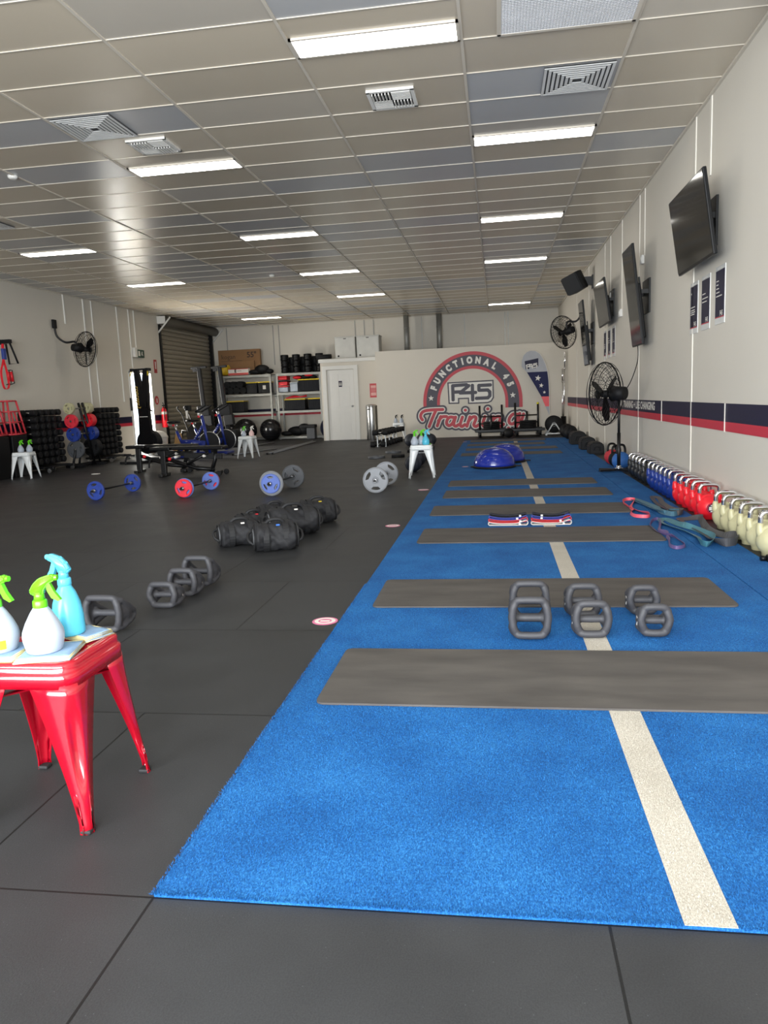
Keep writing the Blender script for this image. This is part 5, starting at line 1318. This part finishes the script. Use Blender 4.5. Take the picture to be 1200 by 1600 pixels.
# tub and plywood by the shutter
t = thing('plastic_tub', 'white plastic tub with domed lid beside the ski machine and shutter', 'tub', (-8.35, 17.9, 0))
b = B(); lathe(b, [(0.17, 0), (0.19, 0.01), (0.225, 0.40), (0.23, 0.42)], None, 28); obj('tub_body', b, mat('tub_white', (236, 230, 224), 0.35), t)
b = B(); lathe(b, [(0.235, 0.42), (0.235, 0.44), (0.20, 0.52), (0.12, 0.58), (0.001, 0.60)], None, 28); obj('lid', b, 'whitep', t)
b = B(); prism(b, [(-0.15, 0), (0.15, 0), (0.10, 0.50), (-0.04, 0.52)], 0.03, RX(R(90), 4, 'X')); tag(obj('plywood_piece', b, mat('plywood', (190, 150, 96), 0.7), None, (-7.95, 18.15, 0)), 'piece of plywood leaning between the white tub and the blue bikes', 'wood panel')
b = B(); box(b, (0, 0, 0.006), (0.13, 0.09, 0.010), bev=0.003); tag(obj('floor_marker', b, 'trim', None, (-7.31, 12.93, 0)), 'small pale strip lying on the floor before the far dumbbell rack', 'marker')
# long light tubes on the floor
for i, (p, q, l) in enumerate((((-6.05, 16.75), (-5.53, 18.55), 'short pale pole on the floor behind the bike side stool'), ((-5.22, 16.7), (-5.33, 21.6), 'long silver pole on the floor running to the washroom door'), ((-5.10, 16.7), (-5.20, 21.4), 'second long silver pole lying alongside the first'), ((-6.8, 19.5), (-6.5, 21.6), 'pale pole on the floor in front of the exercise balls'))):
    b = B(); cyl(b, (p[0], p[1], 0.018), (q[0], q[1], 0.018), 0.017, n=10)
    t = thing('floor_pole', l, 'pole', (0, 0, 0)); 
    o = obj('pole_tube', b, 'gplate', t)
    b = B(); cyl(b, (p[0], p[1], 0.0185), (p[0]+(q[0]-p[0])*0.03, p[1]+(q[1]-p[1])*0.03, 0.0185), 0.0182, n=10); obj('end_cap', b, 'black', t)

# ================================================================== SHELVES AND THEIR CONTENTS
SY = 23.45
def shelf(x0, x1, label):
    t = thing('shelving_unit', label, 'shelf', ((x0+x1)/2, SY, 0))
    w_ = x1-x0
    for sx in (-1, 1):
        for dy in (0.03, 0.57):
            b = B(); box(b, (sx*(w_/2-0.03), dy, 1.035), (0.055, 0.045, 2.068)); obj('post', b, 'galv', t)
    for z in (0.10, 0.91, 1.48, 2.08):
        b = B(); box(b, (0, 0.30, z-0.02), (w_, 0.58, 0.02)); box(b, (0, 0.015, z-0.046), (w_, 0.03, 0.07)); box(b, (0, 0.585, z-0.046), (w_, 0.03, 0.07)); obj('shelf_board', b, 'galv', t)
shelf(-8.78, -7.03, 'galvanised shelving unit with the cardboard boxes, by the shutter')
shelf(-6.87, -5.42, 'galvanised shelving unit next to the washroom door')
def bin_(x, z, w_, h, label, lid='yellow', body='bin', y=SY+0.06, d=0.44, ribs=True):
    t = thing('storage_bin', label, 'storage box', (x, y+d/2, z+0.002))
    b = B(); box(b, (0, 0, h/2-0.01), (w_*0.95, d*0.94, h-0.02), bev=0.012)
    if ribs:
        for k in range(int(w_/0.07)): box(b, (-w_*0.42+k*0.07, 0, h/2-0.02), (0.02, d*0.97, h-0.07), bev=0.003)
    obj('bin_body', b, body, t)
    b = B(); box(b, (0, 0, h), (w_, d, 0.035), bev=0.008); obj('lid', b, lid, t)
    return t
bin_(-7.70, 1.49, 0.36, 0.34, 'dark bin with yellow lid on the left unit, beside the rolled mats')
bin_(-7.30, 1.49, 0.40, 0.34, 'dark bin with yellow lid and white tag at the left unit post')
bin_(-8.36, 0.92, 0.76, 0.34, 'wide dark bin with yellow lid on the lowest open shelf of the left unit')
bin_(-5.82, 1.49, 0.74, 0.36, 'wide dark bin with yellow lid, red bag on top, beside the clear tub')
bin_(-6.32, 0.92, 0.70, 0.33, 'dark bin with yellow lid and red straps on top, right unit low shelf')
bin_(-5.68, 0.92, 0.42, 0.33, 'smaller dark bin with yellow lid beside the washroom wall')
bin_(-6.67, 1.49, 0.32, 0.17, 'clear tub under the red one, near the post of the right unit', lid='kred', body='clearw', ribs=False)
bin_(-6.67, 1.70, 0.30, 0.13, 'red lidded tub stacked on the clear tub of the right unit', lid='matte', body='kred', ribs=False)
bin_(-6.68, 1.87, 0.30, 0.10, 'red box on top of the stacked tubs of the right unit', lid='kred', body='kred', ribs=False)
bin_(-6.32, 1.49, 0.26, 0.27, 'clear plastic tub between the red tubs and the wide dark bin', lid='clearw', body='clearw', ribs=False)
b = B(); box(b, (0, 0, 0), (0.10, 0.004, 0.12)); tag(obj('paper_tag', b, 'whitep', None, (-7.27, SY+0.03, 1.67)), 'white paper tag on the dark bin at the post', 'label')
def heap(name, label, cat, loc, parts, m, sub='heap_body'):
    t = thing(name, label, cat, loc)
    b = B()
    for c, r in parts: sph(b, c, r, 14)
    obj(sub, b, m, t); return t
heap('sports_bag', 'red and black bag lying on the wide dark bin of the right unit', 'bag', (-5.95, SY+0.28, 1.875), [((-0.25, 0, 0.06), (0.16, 0.12, 0.07)), ((0.0, 0, 0.07), (0.20, 0.14, 0.08)), ((0.22, 0, 0.05), (0.14, 0.1, 0.06))], 'matte')
heap('strap_bundle', 'red strap bundle on the wide dark bin of the right unit', 'strap', (-5.92, SY+0.15, 2.03-0.10), [((0.08, 0, 0.06), (0.14, 0.08, 0.04)), ((-0.30, 0, 0.0), (0.14, 0.08, 0.05))], 'kred')
t = thing('strap_bundle', 'red straps spread over the low dark bin of the right unit', 'strap', (-6.30, SY+0.22, 1.275))
b = B(); 
for k in range(4): tube(b, smooth_path([(-0.33, 0.03*k-0.05, 0.02), (-0.1, 0.02*k, 0.05+0.01*k), (0.15, 0.05*k-0.1, 0.05), (0.34, 0.0, 0.06+0.01*k)], 4), 0.022, 6)
obj('straps', b, 'kred', t)
# rolled mats
for k in range(7):
    row = 0 if k < 4 else 1
    x = -8.63+0.212*(k if row == 0 else k-4)+0.106*row
    b = B(); cyl(b, (0, 0, 0), (0, 0.42, 0), 0.105, n=20)
    tube(b, [(0.10*f/40*math.cos(f*0.6), -0.003, 0.10*f/40*math.sin(f*0.6)) for f in range(40)], 0.003, 4)
    t = thing('foam_roller', 'black foam roller, %s row of the pile on the left unit, place %s from shutter' % (('bottom', 'top')[row], ('one', 'two', 'three', 'four')[k if row == 0 else k-4]), 'foam roller', (x, SY+0.06, 1.492+0.108+0.19*row), 0, 'rollers on the left shelving unit')
    obj('roller', b, 'matte', t)
# boxes on the top of the left unit
def card(name, label, x, y, z, w_, d, h, m='card'):
    t = thing(name, label, 'box', (x, y, z+0.002))
    b = B(); box(b, (0, 0, h/2), (w_, d, h), bev=0.004); obj('carton', b, m, t)
    return t
t = card('cardboard_box', 'tall cardboard television carton with 55 inch print leaning at the back', -8.17, SY+0.50, 2.082, 1.40, 0.12, 0.82)
b = B(); addmesh(b, text_mesh('kogan', 0.20, 0.0), T(-0.36, -0.062, 0.60) @ FACE_FRONT); addmesh(b, text_mesh('55"', 0.24, 0.006), T(0.42, -0.062, 0.64) @ FACE_FRONT); box(b, (-0.25, -0.062, 0.47), (0.7, 0.002, 0.012)); obj('carton_print', b, mat('ink', (60, 44, 34), 0.7), t)
t = card('cardboard_box', 'lower cardboard carton standing in front of the 55 inch carton', -8.12, SY+0.37, 2.082, 0.95, 0.10, 0.46)
b = B(); box(b, (0, -0.052, 0.23), (0.9, 0.002, 0.006)); obj('carton_print', b, mat('ink2', (70, 52, 38), 0.7), t)
t = card('shoe_carton', 'white and red carton on the left unit top, beside the yellow drum', -8.09, SY+0.12, 2.082, 0.66, 0.20, 0.20, 'whitep')
b = B(); box(b, (0, -0.102, 0.035), (0.66, 0.004, 0.07)); box(b, (0, -0.102, 0.19), (0.66, 0.004, 0.02)); obj('red_band', b, mat('salmon', (200, 84, 78), 0.6), t)
b = B(); addmesh(b, text_mesh('E', 0.13, 0.006), T(-0.09, -0.103, 0.125) @ FACE_FRONT); box(b, (0.04, -0.103, 0.125), (0.14, 0.003, 0.012)); obj('carton_print', b, 'matte', t)
t = thing('cable_reel', 'yellow drum on the left unit top beside the white carton', 'reel', (-8.62, SY+0.18, 2.082+0.175))
b = B(); cyl(b, (-0.17, 0, 0), (0.17, 0, 0), 0.155, n=24); obj('drum', b, mat('drum_yellow', (206, 168, 34), 0.5), t)
b = B()
for x in (-0.16, 0.16): tube(b, [(x, 0.16*math.cos(2*PI*k/24), 0.16*math.sin(2*PI*k/24)) for k in range(24)], 0.012, 6, True)
obj('rim', b, 'yellow', t)
heap('gym_bag', 'black duffel heap on top of the left unit at its inner end', 'bag', (-7.40, SY+0.17, 2.084), [((-0.18, 0, 0.08), (0.22, 0.16, 0.08)), ((0.05, 0, 0.15), (0.24, 0.2, 0.15)), ((0.30, 0, 0.08), (0.13, 0.14, 0.08))], 'matte')
# stacks of black rollers on the right unit top
for c in range(4):
    for r_ in range(3):
        t = thing('step_riser', 'black drum shaped roller in stack %s from the left unit, %s of its stack' % (('one', 'two', 'three', 'four')[c], ('bottom', 'middle', 'top')[r_]), 'foam roller', (-6.60+0.375*c, SY+0.20, 2.083+0.19*r_), 0, 'stacked black rollers on the right unit')
        b = B(); lathe(b, [(0.11, 0), (0.125, 0.01), (0.125, 0.075), (0.113, 0.09), (0.125, 0.105), (0.125, 0.175), (0.11, 0.186)], None, 22); obj('drum', b, 'black', t)
for c in range(4):
    for r_ in range(2):
        t = thing('step_riser', 'black drum roller in the rear row behind stack %s, %s one' % (('one', 'two', 'three', 'four')[c], ('lower', 'upper')[r_]), 'foam roller', (-6.42+0.375*c, SY+0.45, 2.083+0.25*r_), 0, 'rear black rollers on the right unit')
        b = B(); lathe(b, [(0.11, 0), (0.125, 0.01), (0.125, 0.24), (0.11, 0.248)], None, 22); obj('drum', b, 'matte', t)
b = B(); cyl(b, (-0.22, 0, 0.075), (0.22, 0, 0.075), 0.075, n=18); tag(obj('foam_roller', b, 'matte', None, (-5.0, 22.2, 2.362)), 'black roller lying on the washroom roof beside the stacked rollers', 'foam roller')
# exercise balls and bags on the floor of the shelves
for x, y, r, l in ((-7.72, 22.7, 0.36, 'big black exercise ball in front, under the left unit'), (-8.38, 23.14, 0.28, 'black exercise ball partly hidden behind the blue bikes'), (-7.0, 23.0, 0.34, 'black exercise ball next to the shelf posts in the middle')):
    t = thing('exercise_ball', l, 'exercise ball', (x, y, 0), 0, 'black exercise balls under the shelves'); b = B(); sph(b, (0, 0, r), r, 32); obj('ball', b, mat('ball_black', (20, 20, 23), 0.22), t)
    b = B()
    for k in (-0.5, -0.2, 0.2, 0.5): tube(b, [(r*1.0*math.cos(math.asin(k))*math.cos(a), r*math.cos(math.asin(k))*math.sin(a), r+r*k) for a in [2*PI*q/36 for q in range(36)]], 0.004, 5, True)
    obj('ridge', b, 'black', t)
heap('equipment_bag', 'black equipment bag lying on the floor shelf of the right unit', 'bag', (-6.35, SY+0.25, 0.10), [((-0.3, 0, 0.08), (0.25, 0.2, 0.08)), ((0.0, 0, 0.15), (0.30, 0.2, 0.15)), ((0.25, 0, 0.2), (0.22, 0.2, 0.18))], 'matte')
t = thing('step_platform', 'black aerobic step standing on the floor shelf by the washroom', 'step', (-5.85, SY-0.22, 0.0))
b = B(); box(b, (0, 0, 0.40), (0.50, 0.30, 0.10), bev=0.02); obj('platform_top', b, 'matte', t)
b = B(); box(b, (0.1, 0, 0.18), (0.26, 0.28, 0.34), bev=0.01); obj('riser', b, mat('riser_grey', (64, 66, 70), 0.5), t)
t = thing('exercise_disc', 'dark blue dome leaning against the washroom wall beside the right unit', 'balance trainer', (-5.30, 23.2, 0))
b = B(); lathe(b, [(0.33, 0)]+[(0.31*math.cos(R(a)), 0.03+0.24*math.sin(R(a))) for a in range(0, 90, 10)]+[(0.001, 0.27)], T(0.12, 0, 0.34) @ RX(R(-80), 4, 'Y'), 30); obj('dome', b, mat('dome_dark', (22, 26, 44), 0.35), t)
for x, w_, l in ((-4.33, 0.60, 'white metal cabinet on the washroom roof, nearer the shelves'), (-3.66, 0.66, 'white metal cabinet on the washroom roof, nearer the duct pipes')):
    t = thing('wall_cabinet', l, 'cabinet', (x, 22.35, 2.362)); b = B(); box(b, (0, 0, 0.30), (w_, 0.55, 0.60), bev=0.008); box(b, (0, -0.01, 0.61), (w_+0.03, 0.58, 0.025), bev=0.004); obj('cabinet_body', b, mat('cabinet_white', (205, 203, 196), 0.5), t)
    b = B(); box(b, (0, -0.28, 0.30), (w_-0.04, 0.012, 0.56), bev=0.003); dd = obj('door', b, mat('cabinet_door', (212, 210, 203), 0.5), t)
    b = B(); cyl(b, (-w_/2+0.10, -0.285, 0.07), (-w_/2+0.10, -0.300, 0.07), 0.026, n=14); obj('lock', b, 'black', dd)
    b = B(); box(b, (0.0, -0.289, 0.56), (0.08, 0.008, 0.02)); obj('latch', b, 'matte', dd)
t = thing('wall_notice', 'red notice on the washroom wall above the steel bin', 'poster', (-3.52, WY-0.004, 1.40))
b = B(); box(b, (0, 0, 0), (0.21, 0.006, 0.40)); obj('sheet', b, mat('notice_red', (196, 70, 74), 0.5), t)
b = B(); box(b, (0, -0.004, 0.11), (0.15, 0.002, 0.07)); box(b, (0, -0.004, -0.10), (0.15, 0.002, 0.09))
for k in range(3): box(b, (0, -0.004, 0.05-0.035*k), (0.15, 0.002, 0.012))
obj('notice_print', b, mat('notice_pale', (226, 170, 164), 0.5), t)
t = thing('waste_bin', 'tall round brushed steel bin beside the washroom door', 'bin', (-3.56, 21.62, 0))
b = B(); lathe(b, [(0.155, 0.0), (0.16, 0.01), (0.16, 0.93), (0.15, 0.97)], None, 30); obj('bin_body', b, 'steel', t)
b = B(); lathe(b, [(0.165, 0.93), (0.165, 0.97), (0.12, 1.0), (0.001, 1.01)], None, 30); obj('lid', b, 'steel', t)
b = B(); box(b, (-0.05, -0.158, 0.87), (0.07, 0.01, 0.03)); obj('badge', b, 'black', t)

# ================================================================== FAR END OF THE TURF: SLEDS, FLAG, BARS
def sled(label, x, y, hs, ball=None):
    t = thing('push_sled', label, 'sled', (x, y, 0), R(3))
    for s in (-1, 1):
        b = B(); box(b, (s*0.30, 0, 0.05), (0.08, 0.85, 0.05), bev=0.015); tube(b, [(s*0.30, -0.40, 0.05), (s*0.30, -0.48, 0.13)], 0.03, 8); obj('skid', b, 'bmetal', t)
    b = B(); box(b, (0, 0, 0.16), (0.72, 0.55, 0.05), bev=0.01); box(b, (0, -0.32, 0.19), (0.86, 0.07, 0.07), bev=0.01); box(b, (0, 0.32, 0.19), (0.86, 0.07, 0.07), bev=0.01)
    for sx in (-0.3, 0.3):
        for sy in (-0.3, 0.3): box(b, (sx, sy, 0.11), (0.06, 0.06, 0.12))
    obj('deck', b, 'bmetal', t)
    b = B()
    for (px, py, h) in hs: cyl(b, (px, py, 0.15), (px, py, h), 0.028, n=12)
    obj('push_post', b, 'bmetal', t)
    b = B()
    for z in (0.55, 0.36): cyl(b, (-0.32, 0.32, z), (0.32, 0.32, z), 0.018, n=8)
    obj('crossbar', b, 'bmetal', t)
    for k in range(5):
        p = thing('weight_plate', 'black plate flat on the %s, %s' % (label.split(',')[0], ('lowest', 'second from bottom', 'middle', 'second from top', 'topmost')[k]), 'weight plate', (x+0.02, y, 0.205+k*0.048), 0, 'plates loaded on the push sleds')
        b2 = B(); lathe(b2, [(0.03, -0.018), (0.20, -0.018), (0.22, -0.022), (0.225, 0), (0.22, 0.022), (0.20, 0.018), (0.03, 0.018)], None, 28); obj('plate_disc', b2, 'matte', p)
sled('black push sled nearer the white stool, at the far end of the turf', -0.17, 20.75, [(-0.30, -0.32, 0.86), (0.32, 0.32, 0.86), (0.0, -0.32, 0.60)])
sled('black push sled with a yellow post cap, nearer the flag', 0.80, 20.75, [(-0.34, -0.32, 0.90), (0.32, 0.32, 0.84), (0.02, 0.32, 0.66)])
b = B(); sph(b, (0, 0, 0), 0.035, 12); tag(obj('post_cap', b, mat('cap_yellow', (220, 210, 40), 0.5), None, (1.10, 21.09, 0.855)), 'yellow tennis ball capping the sled post', 'ball')
b = B(); sph(b, (0, 0, 0.13), 0.13, 22); tag(obj('slam_ball', b, 'matte', None, (0.30, 20.2, 0.0)), 'black ball on the floor between the two push sleds', 'medicine ball')
# teardrop flag
t = thing('feather_flag', 'teardrop banner with stars leaning on the mural wall', 'flag', (0, 21.30, 0))
FL = [(0.688, 1.867), (0.70, 2.02), (0.745, 2.15), (0.83, 2.235), (0.93, 2.27), (1.06, 2.255), (1.17, 2.18), (1.26, 2.04), (1.33, 1.87), (1.375, 1.68), (1.40, 1.45), (1.41, 1.20), (1.413, 0.90), (1.418, 0.513), (1.30, 0.80), (1.199, 1.05), (1.05, 1.32), (0.93, 1.53), (0.83, 1.70), (0.72, 1.82)]
def cut(poly, z0, z1):
    def clip(P_, z, keep_above):
        out = []
        for a, c in zip(P_, P_[1:]+P_[:1]):
            ia = (a[1] >= z) == keep_above; ic = (c[1] >= z) == keep_above
            if ia: out.append(a)
            if ia != ic: f = (z-a[1])/(c[1]-a[1]); out.append((a[0]+(c[0]-a[0])*f, z))
        return out
    return clip(clip(poly, z0, True), z1, False)
for nm, z0, z1, m_, dy in (('upper_cloth', 1.70, 3.0, mat('flag_grey', (178, 180, 186), 0.8), 0), ('navy_cloth', 1.03, 1.70, mat('flag_navy', (34, 38, 78), 0.8), 0), ('red_cloth', 0.76, 1.03, 'kred', 0), ('tip_cloth', 0.0, 0.76, MATS['flag_grey'], 0)):
    b = B(); prism(b, cut(FL, z0, z1), 0.012, FACE_FRONT); obj(nm, b, m_, t)
b = B(); tube(b, [(x+0.012, 0.0, z) for x, z in FL[2:14]]+[(1.43, 0.0, 0.02)], 0.012, 8); obj('pole', b, 'whitep', t)
for x, z, r in ((1.122, 1.53, 0.085), (1.209, 1.33, 0.065), (1.29, 1.144, 0.045)):
    b = B(); prism(b, star(x, z, r, 80), 0.003, T(0, -0.012, 0) @ FACE_FRONT); obj('star', b, 'whitep', t)
b = B(); addmesh(b, curve_mesh([[(0.772, 2.0), (1.139, 2.065), (1.136, 1.85), (1.06, 1.80), (0.97, 1.80), (0.965, 1.84), (0.90, 1.83), (0.895, 1.79), (0.80, 1.775)]], 0.001), T(0, -0.014, 0) @ FACE_FRONT); obj('monogram_frame', b, 'navy', t)
b = B(); mono(b, 0.10, 0, unit=0.27); xf(b, b.verts, T(0.965, -0.018, 1.85) @ RX(R(-9), 4, 'Y') @ T(0, 0, -0.01) @ FACE_FRONT @ T(0.005, -0.05, 0)); obj('monogram', b, 'whitep', t)
# standing bars in a tube
t = thing('bar_holder', 'black tube holder with bars standing in it in the corner by the mural', 'rack', (1.78, 21.12, 0))
b = B(); lathe(b, [(0.10, 0), (0.10, 0.02), (0.07, 0.03), (0.07, 0.48)], None, 20); obj('tube_holder', b, 'black', t)
for i, (x0, z0, x1, z1, l) in enumerate(((-0.01, 0.04, 0.06, 2.20, 'long chrome barbell standing upright in the holder, taller of the pair'), (-0.035, 0.05, -0.01, 1.75, 'chrome barbell standing upright in the holder, shorter of the pair'))):
    t = thing('standing_barbell', l, 'barbell', (1.78, 21.12, 0))
    b = B(); cyl(b, (x0, 0.0, z0), (x1, 0.02, z1), 0.014, n=10); obj('bar', b, 'chrome', t)
    b = B(); d = Vector((x1-x0, 0.02, z1-z0)); p = Vector((x0, 0, z0)); cyl(b, p+d*0.80, p+d*0.995, 0.025, n=14); cyl(b, p+d*0.79, p+d*0.80, 0.036, n=14); obj('sleeve', b, 'chrome', t)
t = thing('plate_stand', 'white A-frame stand holding black plates by the corner', 'rack', (1.50, 20.85, 0))
b = B()
for y in (-0.22, 0.20):
    tube(b, [(-0.20, y, 0.04), (-0.04, y, 0.30), (0.04, y, 0.30), (0.20, y, 0.04)], 0.018, 6)
for s in (-1, 1): box(b, (s*0.21, 0, 0.025), (0.05, 0.52, 0.04), bev=0.005)
box(b, (0, -0.22, 0.05), (0.42, 0.03, 0.03)); obj('stand_frame', b, 'wmetal', t)
for k in range(4):
    p = thing('weight_plate', 'black plate upright in the white stand, %s' % ('frontmost', 'second from the front', 'third from the front', 'rearmost')[k], 'weight plate', (1.50, 20.85-0.13+k*0.075, 0.29), 0, 'plates in the white stand')
    b2 = B(); lathe(b2, [(0.03, 0.012), (0.10, 0.016), (0.105, 0.022), (0.19, 0.014), (0.225, 0.024), (0.23, 0.03), (0.225, 0.036), (0.03, 0.045)], RX(R(90), 4, 'X') @ T(0, 0, -0.03), 36); obj('plate_disc', b2, 'matte', p)
    b2 = B(); tube(b2, [(x, -0.012, z) for x, z in circ(0.05, 20)], 0.006, 6, True); obj('hub_ring', b2, 'steel', p)
# black balls and pads along the right wall
for x, y, r, l in ((1.72, 19.55, 0.17, 'black slam ball along the right wall, nearest the plate stand'), (1.74, 18.75, 0.165, 'black slam ball along the right wall, second from the plate stand')):
    t = thing('slam_ball', l, 'medicine ball', (x, y, 0)); b = B(); sph(b, (0, 0, r), r, 26); obj('ball', b, 'matte', t)
    b = B()
    for k in range(6): tube(b, [(r*1.0*math.cos(a)*math.cos(k*PI/6), r*math.cos(a)*math.sin(k*PI/6), r+r*math.sin(a)) for a in [2*PI*q/30 for q in range(30)]], 0.006, 5, True)
    obj('tread', b, 'matte', t)
for x, y, sz, l in ((1.72, 16.9, 0.33, 'biggest black padded block along the right wall'), (1.74, 15.3, 0.29, 'middle black padded block along the right wall'), (1.76, 14.2, 0.26, 'smallest black padded block, nearest the red cast kettlebell')):
    t = thing('padded_block', l, 'plyo block', (x, y, 0)); b = B(); prism(b, [(-sz*0.5, 0.0), (sz*0.5, 0), (sz*0.5, sz*0.62), (sz*0.3, sz*0.85), (-sz*0.3, sz*0.85), (-sz*0.5, sz*0.62)], sz*1.6, T(0, sz*0.8, 0.0) @ RX(R(90), 4, 'X')); bmesh.ops.bevel(b, geom=b.edges[:], offset=0.02, segments=3, affect='EDGES'); obj('block', b, 'matte', t)
    b = B(); tube(b, smooth_path([(-sz*0.2, -sz*0.81, sz*0.3), (-sz*0.15, -sz*0.88, sz*0.55), (sz*0.15, -sz*0.88, sz*0.55), (sz*0.2, -sz*0.81, sz*0.3)], 5), 0.015, 6); obj('carry_handle', b, 'webbing', t)

# ================================================================== LEFT OF THE TURF, FAR HALF
for k in range(7):
    place_db((-2.87+0.03*k, 18.2+0.32*k, 0.064), 4, 'black dumbbell lying in the floor row toward the partition stool, %s' % ('nearest the camera', 'second', 'third', 'fourth', 'fifth', 'sixth', 'farthest')[k], 'dumbbell row on the floor')
t = thing('dumbbell_saddle', 'white slotted rack carrying the upper row of dumbbells before the partition stool', 'rack', (-2.78, 19.2, 0))
b = B()
for s in (-1, 1): box(b, (s*0.10, 0, 0.26), (0.03, 2.2, 0.03))
for y_ in (-1.0, -0.35, 0.35, 1.0):
    for s in (-1, 1): box(b, (s*0.10, y_, 0.13), (0.025, 0.025, 0.26))
obj('rack_frame', b, 'wmetal', t)
for k in range(7):
    place_db((-2.82+0.03*k, 18.25+0.32*k, 0.34), 4, 'black dumbbell in the raised row before the partition stool, %s' % ('nearest the camera', 'second', 'third', 'fourth', 'fifth', 'sixth', 'farthest')[k], 'raised dumbbell row')
for x, y, r, l in ((-1.31, 11.75, 0.13, 'black medicine ball behind the turf side stool, nearest of the line'), (-1.33, 12.7, 0.13, 'second black medicine ball in the line behind the turf side stool'), (-1.35, 13.6, 0.13, 'third black medicine ball in the line behind the turf side stool'), (-1.37, 14.5, 0.13, 'fourth black medicine ball in the line behind the turf side stool'), (-1.40, 15.4, 0.13, 'farthest black medicine ball in the line behind the turf side stool'),
                (-2.04, 17.95, 0.15, 'black ball on the floor left of the bottles, before the mural'), (-1.58, 18.1, 0.14, 'black ball behind the aqua bottle, before the mural'), (-1.82, 18.6, 0.14, 'black ball between the other two before the mural')):
    t = thing('medicine_ball', l, 'medicine ball', (x, y, 0)); b = B(); sph(b, (0, 0, r), r, 26); obj('ball', b, mat('ball_navy', (36, 40, 50), 0.55, bump=0.2), t)
    b = B()
    for k in range(3): tube(b, [(r*1.0*math.cos(a)*math.cos(k*PI/3+0.3), r*math.cos(a)*math.sin(k*PI/3+0.3), r+r*math.sin(a)) for a in [2*PI*q/30 for q in range(30)]], 0.004, 5, True)
    obj('seam', b, 'black', t)
for i, (x, y, l) in enumerate(((-2.36, 14.7, 'grey blue plate lying flat on the floor beside the barbell row, nearer one'), (-2.20, 16.0, 'grey blue plate lying flat on the floor, farther one'))):
    t = thing('floor_plate', l, 'weight plate', (x, y, 0)); add_plate(t, 0.17, 0.035, 'dplate', (0, 0, 0.0215), 0, 30, name='plate_disc')
    b = B(); tube(b, [(0.30, 0, 0.03), (0.55, 0.06, 0.03)], 0.03, 10); tag(obj('short_bar', b, 'matte', None, (x, y, 0.0)), 'black grip bar on the floor beside the %s flat plate' % ('nearer', 'farther')[i], 'bar')
